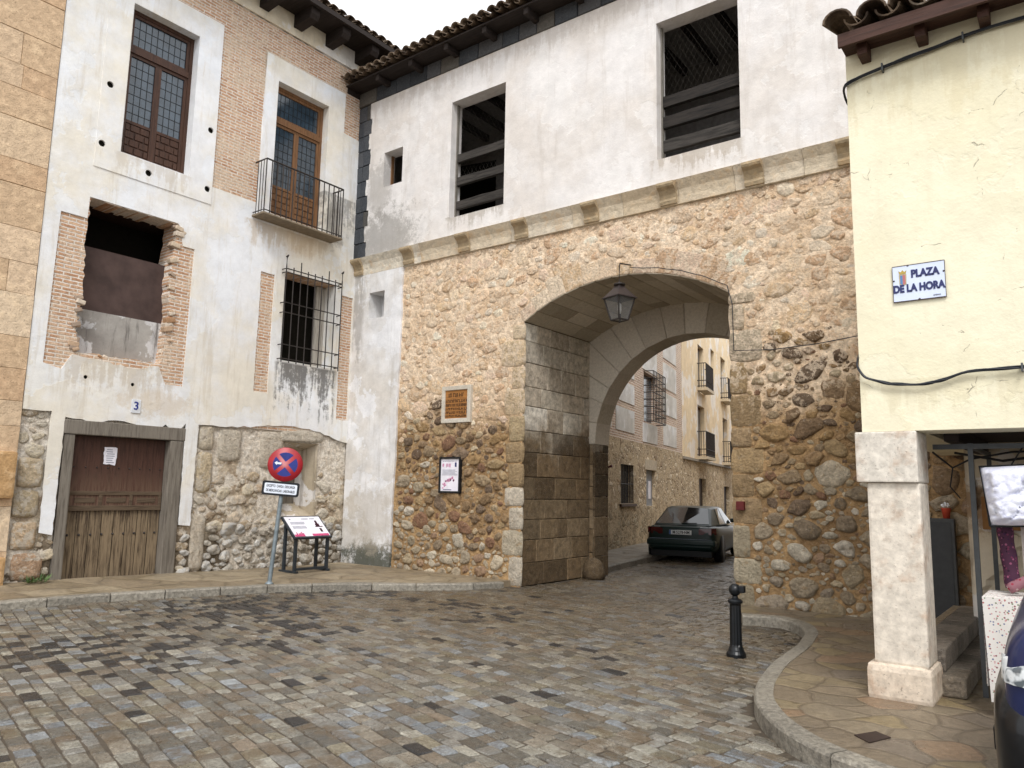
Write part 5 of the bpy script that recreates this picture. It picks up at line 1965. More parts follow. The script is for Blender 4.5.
# ---- stone-framed wooden plaque
pq = thing('carved_plaque', 'wooden carved plaque in a pale stone frame on the left arch wall', 'plaque', (-9.14, YG, 3.13))
yf = YG - 0.06
g = G()
g.box(-9.50, -9.42, yf, YG + .02, 2.79, 3.47, b=0.01, colr=lin('#c3bcae'))
g.box(-8.88, -8.80, yf, YG + .02, 2.79, 3.47, b=0.01, colr=lin('#c3bcae'))
g.box(-9.42, -8.88, yf + .001, YG + .02, 3.39, 3.47, b=0.01, colr=lin('#bcb4a6'))
g.box(-9.42, -8.88, yf + .001, YG + .02, 2.79, 2.87, b=0.01, colr=lin('#c8c2b6'))
g.build('stone_frame', M_quoin, pq, cols=True)
bd = G().box(-9.42, -8.88, yf + 0.025, YG, 2.87, 3.39).build('wooden_board', wood('plaque_wood', '#a8743e', '#5d3d22', 'X', 0.7), pq)
g = G()
for row, (z, h_) in enumerate(((3.30, 0.07), (3.19, 0.05), (3.115, 0.05), (3.045, 0.045), (2.98, 0.045), (2.915, 0.04))):
    x = -9.34 if row == 0 else -9.40
    xe = -8.97 if row == 0 else -8.90
    while x < xe:
        w_ = rnd.uniform(0.012, 0.035)
        g.box(x, min(x + 0.009, xe), yf + 0.017, yf + 0.026, z - h_ / 2, z + h_ / 2)
        if rnd.random() < 0.6:
            zz = z + rnd.choice([-1, 0, 1]) * h_ * 0.42
            g.box(x, x + w_, yf + 0.018, yf + 0.026, zz - 0.005, zz + 0.005)
        x += w_ + 0.012
g.build('carved_letters', simple('burnt_wood', '#3a2415', 0.8), bd)
# ---- framed poster
ps = thing('framed_poster', 'white and pink printed poster in a thin black frame on the rough stone wall', 'poster', (-9.25, YG, 1.85))
x0, x1, z0, z1 = -9.51, -9.0, 1.52, 2.17
yf = YG - 0.06
g = G()
g.box(x0, x0 + .035, yf, YG, z0, z1).box(x1 - .035, x1, yf, YG, z0, z1).box(x0 + .035, x1 - .035, yf, YG, z0, z0 + .035).box(x0 + .035, x1 - .035, yf, YG, z1 - .035, z1)
g.build('frame', M_black, ps)
sh = G().box(x0 + .035, x1 - .035, yf + 0.02, YG, z0 + .035, z1 - .035).build('print', M_paper, ps)
g = G()
yk = yf + 0.017
for k in range(14):
    xx = x0 + 0.08 + 0.025 * k
    g.box(xx, xx + 0.016, yk, yk + .003, z1 - 0.085 + rnd.uniform(0, .008), z1 - 0.07)
for k in range(7):
    g.box(x0 + 0.07, x1 - 0.07 - rnd.uniform(0, .06), yk, yk + .003, 1.84 + k * 0.016, 1.845 + k * 0.016)
g.build('printed_text', M_inkgrey, sh)
g = G()
for a in (0.07, 0.085, 0.10, 0.16, 0.178, 0.196, 0.222, 0.24, 0.258):
    g.box(x0 + a, x0 + a + 0.011, yk - .001, yk + .002, z1 - 0.19 + rnd.uniform(0, .02), z1 - 0.12)
for k in range(26):
    t = k / 26
    cx_ = x0 + 0.10 + 0.27 * t + rnd.uniform(-.02, .02)
    cz_ = z0 + 0.12 + 0.14 * math.sin(t * 2.3) + rnd.uniform(-.03, .03)
    g.lathe([(0.019, 0), (0.016, 0.002), (0, 0.002)], n=7, M=Matrix.Translation((cx_, yk + .003, cz_)) @ Matrix.Rotation(R(90), 4, 'X'))
g.build('pink_artwork', simple('faded_pink_print', '#c58aa8', 0.7, 0.2, var=0.3, nscale=60), sh)
G().box(x1 - 0.14, x1 - 0.10, yk, yk + .003, z1 - 0.18, z1 - 0.10).box(x0 + .1, x0 + .3, yk - .002, yk + .003, z0 + 0.055, z0 + 0.065).build('dark_print', M_navy, sh)
# small red box on the arch corner
tag(G().box(-3.93, -3.82, YG - 0.08, YG - 0.01, 1.38, 1.50, b=0.006).build('alarm_box', M_redd), 'small dark red box fixed to the right corner of the arch', 'box')

# ---- no parking sign
nps = thing('no_parking_sign', 'round red and blue no stopping sign with white plate on a leaning grey post', 'traffic sign', (-10.16, 7.30, 0.098))
base = Vector((-10.16, 7.30, 0.09))
# direction the sign faces, and the post's lean (about 6 degrees to the right in the photo)
fdir = Vector((0.76, -0.65, 0)).normalized()
rdir = Vector((0.65, 0.76, 0)).normalized()
lean = (Vector((0, 0, 1)) + rdir * 0.075).normalized()
rdir = (rdir - lean * rdir.dot(lean)).normalized()
fdir = rdir.cross(lean)
Rm = Matrix((rdir, lean, fdir)).transposed().to_4x4()     # local x right, y up, z towards viewer


def SM(x, y, z=0):
    return Matrix.Translation(base) @ Rm @ Matrix.Translation((x, y, z))


g = G()
g.tube([base - lean * 0.05, base + lean * 2.06], 0.034, 12)
g.lathe([(0.07, 0.0), (0.055, 0.02), (0.036, 0.035)], (base.x, base.y, 0.10), 12)
g.build('post', M_steel, nps)
Z90 = Matrix.Identity(4)
CY = 1.84
dsc = G().lathe([(0.0, 0.0), (0.262, 0.0), (0.267, 0.006), (0.262, 0.014), (0.0, 0.014)], n=40, M=SM(0, CY, 0.045)).build('disc', M_red, nps)
g = G()
for k in range(4):
    t0, t1 = math.pi / 2 * k - math.pi / 4, math.pi / 2 * k + math.pi / 4
    bw_ = 0.03
    r_ = 0.187
    d_ = math.asin(bw_ / r_)
    vs = []
    tm = (t0 + t1) / 2
    apex = (bw_ * math.sqrt(2) * math.cos(tm), bw_ * math.sqrt(2) * math.sin(tm))
    ring = [apex] + [(r_ * math.cos(a), r_ * math.sin(a)) for a in [t0 + d_ + (t1 - t0 - 2 * d_) * q / 10 for q in range(11)]]
    vs = [SM(a, CY + b, 0.0605) @ Vector((0, 0, 0)) for a, b in ring] + [SM(a, CY + b, 0.058) @ Vector((0, 0, 0)) for a, b in ring]
    n = len(ring)
    g.add(vs, [tuple(range(n))] + [(i, (i + 1) % n, n + (i + 1) % n, n + i) for i in range(n)])
g.build('blue_field', M_blue, dsc)
g = G()
arr = [(-0.165, 0.012), (-0.125, 0.045), (-0.125, 0.025), (-0.06, 0.025), (-0.06, -0.005), (-0.125, -0.005), (-0.125, -0.022)]
vs = [SM(a, CY + b, 0.063) @ Vector((0, 0, 0)) for a, b in arr]
g.add(vs, [tuple(range(7))])
g.build('arrow', M_white, dsc)


def rrect(g, cx_, cy_, w_, h_, r_, z0_, z1_):
    pts = []
    for (sx, sy, t0) in ((1, 1, 0), (-1, 1, 90), (-1, -1, 180), (1, -1, 270)):
        for q in range(6):
            t = R(t0 + 18 * q)
            pts.append((cx_ + sx * (w_ / 2 - r_) + r_ * math.cos(t), cy_ + sy * (h_ / 2 - r_) + r_ * math.sin(t)))
    n = len(pts)
    vs = [SM(a, b, z1_) @ Vector((0, 0, 0)) for a, b in pts] + [SM(a, b, z0_) @ Vector((0, 0, 0)) for a, b in pts]
    g.add(vs, [tuple(range(n)), tuple(range(n, 2 * n))[::-1]] + [(i, (i + 1) % n, n + (i + 1) % n, n + i) for i in range(n)])
    return g


PY = 1.46
pl_ = rrect(G(), -0.02, PY, 0.56, 0.22, 0.035, 0.04, 0.052).build('plate', M_black, nps)
rrect(G(), -0.02, PY, 0.49, 0.155, 0.02, 0.052, 0.055).build('plate_face', M_white, pl_)
for (dy, s_, wd_) in ((0.035, 'EXCEPTO  CARGA  DESCARGA', 0.44), (-0.035, 'DE MERCANCIAS  LABORABLES', 0.44)):
    cu = text('lettering', s_, M_black, pl_, (0, 0, 0), 0.055, (0, 0, 0), 0.0008, 0.56)
    cu.matrix_basis = Matrix.Translation(-nps.location) @ SM(-0.02, PY + dy, 0.0565) @ Matrix.Diagonal((0.56, 1, 1, 1))
g = G()
for y_ in (PY, CY - 0.1, CY + 0.1):
    g.box(-0.05, 0.05, y_ - 0.012, y_ + 0.012, -0.03, 0.042, M=SM(0, 0, 0))
g.build('clamp', M_steel, nps)

# ---- information lectern
il = thing('information_board', 'slanted white and pink information panel on a dark metal stand by the wall', 'information board', (-11.3, 8.85, 0.1))
# local frame: right direction along +Y, front towards +X
tx0, tz0, tx1, tz1 = -11.05, 0.72, -11.42, 1.04     # lower (front) edge and upper (back) edge
ya, yb_ = 8.42, 9.18


def IB(u, v, h):     # u 0..1 along Y, v 0..1 up the slope
    n_ = Vector((tz1 - tz0, 0, -(tx1 - tx0))).normalized()
    p = Vector((tx0 + (tx1 - tx0) * v, ya + (yb_ - ya) * u, tz0 + (tz1 - tz0) * v)) + n_ * h
    return tuple(p)


def ibox(g, u0, u1, v0, v1, h0, h1):
    vs = [IB(u, v, h) for h in (h0, h1) for (u, v) in ((u0, v0), (u1, v0), (u1, v1), (u0, v1))]
    g.add(vs, [(0, 3, 2, 1), (4, 5, 6, 7), (0, 1, 5, 4), (1, 2, 6, 5), (2, 3, 7, 6), (3, 0, 4, 7)])
    return g


M_stand = simple('dark_grey_frame', '#2c3238', 0.45, 0.4)
g = ibox(G(), -0.04, 1.04, -0.06, 1.06, -0.04, 0.0)
for y_ in (ya + 0.02, yb_ - 0.05):
    g.box(-11.12, -11.07, y_, y_ + 0.05, 0.1, 0.72, b=0.005)
    g.box(-11.42, -11.37, y_, y_ + 0.05, 0.1, 0.99, b=0.005)
    g.box(-11.50, -11.02, y_ - .002, y_ + 0.052, 0.1, 0.135)
g.box(-11.12, -11.07, ya + 0.07, yb_ - 0.05, 0.14, 0.18)
g.build('stand', M_stand, il)
pn = ibox(G(), 0, 1, 0, 1, 0.0, 0.006).build('panel', M_paper, il)
g = G()
ibox(g, 0.0, 0.28, 0.0, 0.10, 0.006, 0.0085)
ibox(g, 0.5, 0.97, 0.0, 0.11, 0.006, 0.0085)
for k in range(9):
    u = rnd.uniform(0.02, 0.25)
    ibox(g, u, u + 0.03, 0.1, 0.1 + rnd.uniform(0.02, 0.12), 0.006, 0.008)
g.build('pink_band', M_pink, pn)
g = G()
ibox(g, 0.78, 0.84, 0.62, 0.78, 0.006, 0.009)
ibox(g, 0.75, 0.86, 0.48, 0.62, 0.006, 0.009)
ibox(g, 0.72, 0.93, 0.45, 0.49, 0.006, 0.009)
ibox(g, 0.80, 0.86, 0.2, 0.38, 0.006, 0.009)
g.build('silhouette_print', M_plum, pn)
g = G()
for k in range(4):
    ibox(g, 0.08, 0.5 - rnd.uniform(0, .05), 0.72 - k * 0.035, 0.735 - k * 0.035, 0.006, 0.008)
    ibox(g, 0.08, 0.48 - rnd.uniform(0, .05), 0.50 - k * 0.035, 0.515 - k * 0.035, 0.006, 0.008)
ibox(g, 0.45, 0.64, 0.86, 0.9, 0.006, 0.0085)
ibox(g, 0.68, 0.82, 0.86, 0.9, 0.006, 0.0085)
ibox(g, 0.1, 0.14, 0.85, 0.9, 0.006, 0.0085)
g.build('printed_text', M_inkgrey, pn)

# ---- bollard
bx_, by_ = -2.93, 7.62
bo = thing('bollard', 'black fluted cast iron bollard with ball top at the kerb beside the arch', 'bollard', (bx_, by_, -0.005))
n = 24
prof_ = [(0.125, 0.0), (0.125, 0.035), (0.105, 0.06), (0.10, 0.075), (0.085, 0.10), (0.078, 0.12), (0.072, 0.50), (0.075, 0.515), (0.095, 0.525), (0.098, 0.545), (0.075, 0.56), (0.04, 0.57), (0.036, 0.59)]
vs, fs = [], []
for (r_, z_) in prof_:
    for k in range(n):
        t = 2 * math.pi * k / n
        rr_ = 0.76 * r_ * (0.90 if (k % 3 == 0 and 0.11 < z_ < 0.51) else 1)
        vs.append((bx_ + rr_ * math.cos(t), by_ + rr_ * math.sin(t), z_ - 0.005))
for i in range(len(prof_) - 1):
    for k in range(n):
        fs.append((i * n + k, i * n + (k + 1) % n, (i + 1) * n + (k + 1) % n, (i + 1) * n + k))
g = G()
g.add(vs, fs, smooth=False)
g.build('shaft', M_castiron, bo)
G().lathe([(0.0, -0.06)] + [(0.062 * math.cos(R(a)), 0.062 * math.sin(R(a))) for a in range(-75, 90, 15)], (bx_, by_, 0.645), 20).build('ball_top', M_castiron, bo)
G().box(bx_ + 0.04, bx_ + 0.10, by_ - 0.025, by_ + 0.035, 0.62, 0.69, b=0.01).build('lug', M_castiron, bo)

# ---- drain cover in the pavement, weed at the wall foot
g = G()
g.plate('Z', 0.123, [(-1.29, 5.30), (-1.20, 5.47), (-1.10, 5.40), (-1.18, 5.20)], depth=0.02)
tag(g.build('drain_cover', simple('rusty_plate', '#3d302b', 0.6, 0.4, metal=0.3)), 'small dark rusty metal cover set in the pavement near the pillar', 'drain cover')
g = G()
for k in range(60):
    a, l, e = rnd.uniform(0, 6.28), rnd.uniform(0.05, 0.17), rnd.uniform(0.2, 1.3)
    o = Vector((-11.98 + rnd.uniform(-.04, .1), 4.72 + rnd.uniform(-.13, .13), 0.18))
    d = Vector((math.cos(a) * math.cos(e), math.sin(a) * math.cos(e), math.sin(e)))
    s_ = d.cross(Vector((0, 0, 1))).normalized() * rnd.uniform(.010, .02)
    g.add([o, o + d * l * .6 + s_, o + d * l, o + d * l * .6 - s_], [(0, 1, 2, 3)])
tag(g.build('weed_plant', simple('weed_leaf', '#4e6238', 0.7, var=0.4), recalc=False), 'small green weed growing at the foot of the stone base left of the door', 'plant')

# ---- street name sign
sn = thing('street_name_sign', 'white enamel plate reading PLAZA DE LA HORA with a coat of arms', 'street sign', (-0.95, YY, 3.24))
x0, x1, z0, z1 = -1.13, -0.77, 3.10, 3.385
g = G().box(x0, x1, YY - 0.016, YY - 0.002, z0, z1, b=0.003)
sp = g.build('enamel_plate', simple('enamel_pale_blue', '#d3ddf2', 0.3, 0.5, var=0.03, bump=0), sn)
g = G()
e_ = 0.004
g.box(x0 - .001, x1 + .001, YY - 0.018, YY - .004, z1 - e_, z1 + .001).box(x0 - .001, x1 + .001, YY - 0.018, YY - .004, z0 - .001, z0 + e_)
g.box(x0 - .001, x0 + .002, YY - 0.0175, YY - .004, z0 + e_, z1 - e_).box(x1 - .002, x1 + .001, YY - 0.0175, YY - .004, z0 + e_, z1 - e_)
for (a, b) in ((x0 + .008, 3.27), (x1 - 0.008, 3.30), (-0.95, z0 + 0.006), (-1.02, z1 - .005)):
    g.lathe([(0.008, 0), (0.006, 0.004), (0, 0.004)], n=8, M=Matrix.Translation((a, YY - .016, b)) @ Matrix.Rotation(R(90), 4, 'X'))
g.build('rusty_rim', simple('rust_rim', '#4a4148', 0.7), sp)
text('lettering', 'PLAZA', M_navy, sp, (-0.905, YY - 0.0185, 3.308), 0.08, (R(90), 0, 0), 0.0042, 0.80)
text('lettering', 'DE LA HORA', M_navy, sp, (-0.952, YY - 0.0185, 3.198), 0.08, (R(90), 0, 0), 0.0042, 0.76)
text('lettering', 'cerámica', M_inkgrey, sp, (-0.83, YY - 0.0185, 3.125), 0.018, (R(90), 0, 0), 0.0, 0.8)
arms = G().plate('Y', YY - 0.019, [(-1.082, 3.235), (-1.058, 3.222), (-1.034, 3.235), (-1.032, 3.315), (-1.084, 3.315)], depth=0.003).build('coat_of_arms', simple('arms_border', '#b5a57c', bump=0), sp)
G().plate('Y', YY - 0.0205, [(-1.076, 3.24), (-1.0595, 3.232), (-1.0595, 3.308), (-1.076, 3.308)], depth=0.002).build('blue_quarter', simple('arms_blue', '#5a7fae', bump=0), arms)
G().plate('Y', YY - 0.0205, [(-1.0575, 3.232), (-1.040, 3.24), (-1.040, 3.308), (-1.0575, 3.308)], depth=0.002).build('red_quarter', simple('arms_red', '#b86f72', bump=0), arms)
G().plate('Y', YY - 0.0195, [(-1.08, 3.318), (-1.036, 3.318), (-1.03, 3.345), (-1.045, 3.334), (-1.058, 3.35), (-1.071, 3.334), (-1.086, 3.345)], depth=0.003).build('crown', simple('arms_gold', '#b39a4c', bump=0), arms)


# ---- cables on the yellow wall
def bundle(name, pts, label, n=3, r=0.011, clips=()):
    g = G()
    dense = []
    for a, b in zip(pts, pts[1:]):
        for k in range(6):
            dense.append(Vector(a).lerp(Vector(b), k / 6))
    dense.append(Vector(pts[-1]))
    for _ in range(4):
        dense = [dense[0]] + [(dense[i - 1] + dense[i] * 2 + dense[i + 1]) / 4 for i in range(1, len(dense) - 1)] + [dense[-1]]
    for q in range(n):
        a = 2 * math.pi * q / n
        pp = []
        for i, p in enumerate(dense):
            w_ = a + i * 0.35
            pp.append(p + Vector((0, math.cos(w_) * r * 0.9, math.sin(w_) * r * 0.9 + 0.003 * math.sin(i * .9 + q))))
        g.tube(pp, r, 6)
    o = tag(g.build(name, M_cable), label, 'cable')
    if clips:
        gc = G()
        for (x, z) in clips:
            gc.box(x - 0.006, x + 0.006, YY - 0.065, YY - .005, z - 0.03, z + 0.03)
        gc.build('cable_clip', M_steel_d, o)
    return o


yc = YY - 0.035
bundle('cable_bundle', [(-1.40, YY + 0.5, 4.86), (-1.44, YY + .1, 4.92), (-1.43, yc, 5.0), (-1.2, yc, 5.045), (-0.91, yc, 5.08), (-0.4, yc, 5.13), (0.3, yc, 5.12), (2.5, yc, 5.1)],
       'black cable bundle running just under the eaves of the yellow wall', 3, 0.008, [(-1.12, 5.05), (-0.55, 5.11)])
bundle('cable_bundle', [(-1.44, YY + 1.4, 2.95), (-1.44, YY + 0.2, 2.78), (-1.42, yc, 2.62), (-1.36, yc, 2.52), (-1.2, yc, 2.465), (-1.0, yc, 2.44), (-0.84, yc, 2.46), (-0.68, yc, 2.52), (-0.32, yc, 2.525), (0.5, yc, 2.52), (2.5, yc, 2.5)],
       'sagging black cable bundle across the lower yellow wall above the pillar', 4, 0.0065, [(-0.33, 2.52)])

# ================================================================== MARKET STALL under the portico
stl = thing('market_stall_frame', 'grey metal tube frame of a market stall behind the pillar', 'stall frame', (-0.74, 6.95, 0.117))
g = G()
for (x, y) in ((-0.74, 6.95), (1.3, 6.95), (1.3, 8.0), (-0.74, 8.3)):
    g.box(x - .018, x + .018, y - .018, y + .018, 0.117, 2.03)
g.box(-1.0, 1.32, 6.935, 6.965, 1.985, 2.025)
g.box(-0.755, -0.725, 6.97, 8.3, 1.99, 2.02)
g.box(1.285, 1.315, 6.97, 8.0, 1.99, 2.02)
g.build('tube_frame', M_steel_d, stl)
# bedding bag hanging from the frame
bg_ = thing('bedding_bag', 'clear zip bag with white quilted bedding and black piping, hanging at the right edge', 'bag', (-0.3, 6.75, 1.4))
bx0, bx1, bz0, bz1 = -0.655, -0.02, 1.40, 1.835


def Bg(u, v, w_):
    sk = 0.045 * (1 - v)
    return (bx0 + sk + (bx1 - bx0) * u, 6.62 + 0.2 * w_, bz0 + (bz1 - bz0) * v + 0.03 * u)


g = G()
us = frange(0, 1, 0.025)
g.grid(lambda u, v: (lambda e: (Bg(u, v, 0)[0], 6.625 - 0.05 * e - (0.03 + 0.05 * (min(1, abs(N2(u * 4.2, v * 3.4, 1.2, 2)) * 4) ** .5) + 0.018 * (min(1, abs(N2(u * 9, v * 7, 1.2, 5)) * 4) ** .5)) * e + 0.02, Bg(u, v, 0)[2]))
       (min(1, 8 * min(u, 1 - u)) ** .5 * min(1, 8 * min(v, 1 - v)) ** .5), us, us)
mb = Mat('white_quilt')
nq = mb.noise(14, 4, 0.6, dist=1.2)
mb = mb.out(mb.ramp(nq, [(0.3, '#d0d3ea'), (0.6, '#e9ebf8')]), 0.6, 0.4, h=nq, hd=0.008)
g.add([Bg(0, 0, .05), Bg(1, 0, .05), Bg(1, 0, 1), Bg(0, 0, 1), Bg(0, 1, .05), Bg(1, 1, .05), Bg(1, 1, 1), Bg(0, 1, 1)], [(0, 1, 2, 3), (4, 5, 6, 7), (0, 3, 7, 4), (1, 2, 6, 5), (2, 3, 7, 6)])
g.build('quilt', mb, bg_)
g = G()
g.tube([Bg(0, 0, 0), Bg(1, 0, 0), Bg(1, 1, 0), Bg(0, 1, 0), Bg(0, 0, 0)], 0.009, 6)
g.tube([Bg(0, 0, 1), Bg(1, 0, 1), Bg(1, 1, 1), Bg(0, 1, 1), Bg(0, 0, 1)], 0.009, 6)
g.build('piping', M_black, bg_)
g = G()
g.tube([Bg(.3, 1, .5), (-0.42, 6.8, 1.93), (-0.40, 6.93, 1.985)], 0.006, 5)
g.build('strap', M_black, bg_)
g = G()
g.tube([Bg(.8, 1, .5), (-0.1, 6.8, 1.95), (-0.12, 6.93, 1.985)], 0.006, 5)
g.build('strap', M_black, bg_)


def fabric(name, cols_, scale):
    m = Mat(name)
    vv = m.n('ShaderNodeTexVoronoi', {'Vector': m.pos, 'Scale': scale}, feature='F1')
    r_ = m.sep(vv.outputs['Color'])[0]
    c = m.ramp(r_, [(i / len(cols_), k) for i, k in enumerate(cols_)], const=True)
    sp_ = m.step(vv.outputs['Distance'], 0.42, 0.34)
    c = m.mix(sp_, lin(cols_[0]), c)
    return m.out(c, 0.8, 0.2)


M_flor = fabric('floral_cloth', ['#dedad4', '#b06a6a', '#dedad4', '#6a7090', '#dedad4', '#8a5a60', '#dedad4', '#7f8a70', '#c9a0a0'], 62)
M_scarf = fabric('purple_print', ['#45283a', '#6a3048', '#3a1f3f', '#8a5068', '#2a1828'], 48)
M_scarf2 = fabric('red_print', ['#8a6068', '#8a3040', '#b09a98', '#5a2838'], 44)
# table with floral cloth
tb = thing('stall_table', 'market table covered by a white floral cloth at the right edge', 'table', (0.0, 6.6, 0.117))
g = G()
for (x, y) in ((-0.6, 6.42), (0.7, 6.42), (-0.6, 6.82), (0.7, 6.82)):
    g.box(x - .015, x + .015, y - .015, y + .015, 0.117, 0.895)
g.box(-0.64, 0.75, 6.38, 6.86, 0.895, 0.915)
g.build('table_frame', M_steel_d, tb)
g = G()


def cloth(u, v):    # u along X, v 0 top .. 1 bottom
    fold = 0.018 * math.sin(u * 38) * v + 0.01 * math.sin(u * 17 + 1) * v
    return (-0.665 + 1.43 * u + 0.03 * v * (u - .5) * -1 + fold * .4, 6.36 - 0.02 * v + fold, 0.92 - 0.70 * v)


g.grid(cloth, frange(0, 1, 0.01), frange(0, 1, 0.1))
g.grid(lambda u, v: (-0.665 + 1.43 * u, 6.36 + 0.52 * v, 0.92), [0, 1], [0, 1])
g.grid(lambda u, v: (-0.665 + 0.012 * math.sin(u * 30) * v, 6.36 + 0.52 * u, 0.92 - 0.6 * v), frange(0, 1, 0.05), frange(0, 1, 0.2))
g.build('tablecloth', M_flor, tb, recalc=False)
# rolled fabrics standing on the table
def roll(name, p0, p1, r_, mat, label):
    g = G()
    P0, P1 = Vector(p0), Vector(p1)
    pts = [P0.lerp(P1, k / 14) + Vector((0.006 * math.sin(k * 1.7), 0.006 * math.cos(k * 2.1), 0)) for k in range(15)]
    D_ = P1 - P0
    g.lathe([(r_ * .96, 0)] + [(r_ * (1 + .07 * math.sin(k * 1.3)), D_.length * k / 12) for k in range(1, 12)] + [(r_ * .97, D_.length)], n=14, M=Matrix.Translation(P0) @ D_.to_track_quat('Z', 'Y').to_matrix().to_4x4())
    return tag(g.build(name, mat), label, 'fabric')


roll('rolled_scarf', (-0.50, 6.72, 0.96), (-0.535, 6.76, 1.40), 0.052, M_scarf, 'upright purple patterned scarf behind the floral table')
roll('rolled_scarf', (-0.52, 6.55, 0.965), (-0.15, 6.60, 1.20), 0.035, M_scarf2, 'red and white patterned scarf lying diagonally over the floral table')
g = G().grid(lambda u, v: (-0.44 + 0.8 * u, 6.86 + 0.015 * math.sin(u * 40), 0.95 + 0.5 * v), frange(0, 1, 0.02), [0, 1])
tag(g.build('hanging_fabric', fabric('pale_print', ['#c9c0b8', '#8d6a70', '#d8d0c6', '#6a5058'], 14), recalc=False), 'pale patterned fabric hanging behind the rolled scarves', 'fabric')
tag(G().box(-0.88, -0.55, 8.86, 8.93, 1.30, 1.62, b=0.006).build('cardboard_sheet', simple('cardboard', '#8a6238', 0.85)), 'brown cardboard sheet leaning high on the portico wall', 'cardboard')
# loose wires under the portico
g = G()
g.tube([(-1.1, 7.6, 2.0), (-0.95, 7.6, 1.86), (-0.8, 7.5, 1.93), (-0.5, 7.4, 1.98), (0.2, 7.3, 2.0)], 0.009, 5)
g.tube([(-0.95, 7.6, 1.86), (-0.99, 7.7, 1.70), (-0.93, 7.8, 1.6)], 0.006, 5)
g.tube([(-1.0, 8.2, 2.02), (-0.6, 7.9, 1.93), (0.0, 7.6, 2.0)], 0.012, 5)
tag(g.build('loose_wires', M_cable), 'loose black wires drooping under the portico ceiling', 'cable')


# ================================================================== CARS
def carpaint(name, c, coat=1.0):
    m = Mat(name)
    m.b.inputs['Coat Roughness'].default_value = 0.1
    n_ = m.noise(60, 2)
    return m.out(lin(c), 0.38, 0.3, coat=coat)


M_green = carpaint('dark_green_paint', '#06201d', 0.12)
M_navyc = carpaint('dark_blue_paint', '#1a2550', 0.5)
M_carglass = simple('car_glass', '#12171a', 0.06, 0.9, bump=0, var=0)
M_rubber = simple('tyre_rubber', '#17171a', 0.85, 0.2)
M_rim = simple('silver_rim', '#a3a6a8', 0.35, 0.5, metal=0.6)
M_tail = simple('tail_lens', '#4a0f14', 0.15, 0.7, bump=0)
M_trim = simple('black_trim', '#101214', 0.55, 0.3)


def loft(g, stations, sec):
    rings = [sec(*s_) for s_ in stations]
    n = len(rings[0])
    vs = [p for r_ in rings for p in r_]
    fs = [(i * n + k, i * n + (k + 1) % n, (i + 1) * n + (k + 1) % n, (i + 1) * n + k) for i in range(len(rings) - 1) for k in range(n)]
    fs += [tuple(range(n))[::-1], tuple((len(rings) - 1) * n + k for k in range(n))]
    g.add(vs, fs, smooth=True)


def body_sec(x, w_, zt, zb_, zm=None):
    zm = zm or (zb_ + zt) / 2
    half = [(0, zt), (w_ * .55, zt - .002), (w_ * .86, zt - .02), (w_ * .965, zt - .08), (w_, zm), (w_ * .985, zb_ + .12), (w_ * .93, zb_), (w_ * .4, zb_), (0, zb_)]
    pts = [(x, y, z) for y, z in half] + [(x, -y, z) for y, z in half[-2:0:-1]]
    return pts


def wheel(parent, x, y, r_=0.30):
    sgn = 1 if y > 0 else -1
    Mx = Matrix.Translation((x, y, r_)) @ Matrix.Rotation(R(-90 * sgn), 4, 'X')
    ty = G().lathe([(r_ * .62, -0.09), (r_ * .95, -0.09), (r_, -0.07), (r_, 0.06), (r_ * .95, 0.085), (r_ * .66, 0.085), (r_ * .62, 0.06)], n=28, M=Mx).build('wheel', M_rubber, None)
    ty.parent = parent
    g = G()
    g.lathe([(r_ * .64, 0.04), (r_ * .64, 0.072), (r_ * .58, 0.078), (r_ * .5, 0.055), (r_ * .2, 0.06), (r_ * .16, 0.08), (0, 0.082)], n=28, M=Mx)
    rm = g.build('rim', M_rim, None)
    rm.parent = ty
    return ty


def local(g, name, mat, parent, **kw):
    o = g.build(name, mat, None, **kw)
    o.parent = parent
    return o


# ---- dark green hatchback parked beyond the arch (local x forward, y left)
car = thing('parked_car', 'dark green hatchback parked on the street beyond the arch, seen from behind', 'car', (-7.72, 16.75, -0.005), math.atan2(0.975, -0.2202))
g = G()
loft(g, [(0.00, 0.66, 0.86, 0.36), (0.04, 0.76, 0.90, 0.30), (0.16, 0.82, 0.94, 0.25), (0.45, 0.845, 0.95, 0.22), (1.0, 0.85, 0.94, 0.20), (2.0, 0.85, 0.92, 0.20), (2.9, 0.845, 0.90, 0.20), (3.5, 0.82, 0.80, 0.22), (3.95, 0.74, 0.70, 0.25), (4.12, 0.62, 0.60, 0.30)], body_sec)
local(g, 'body', M_green, car, subsurf=2)
g = G()


def cab_sec(x, w_, zt, zb_):
    half = [(0, zt), (w_ * .8, zt - .012), (w_, zt - .06), (w_ + (zt - zb_) * .36, zb_ + .02), (w_ + (zt - zb_) * .36, zb_), (0, zb_)]
    return [(x, y, z) for y, z in half] + [(x, -y, z) for y, z in half[-2:0:-1]]


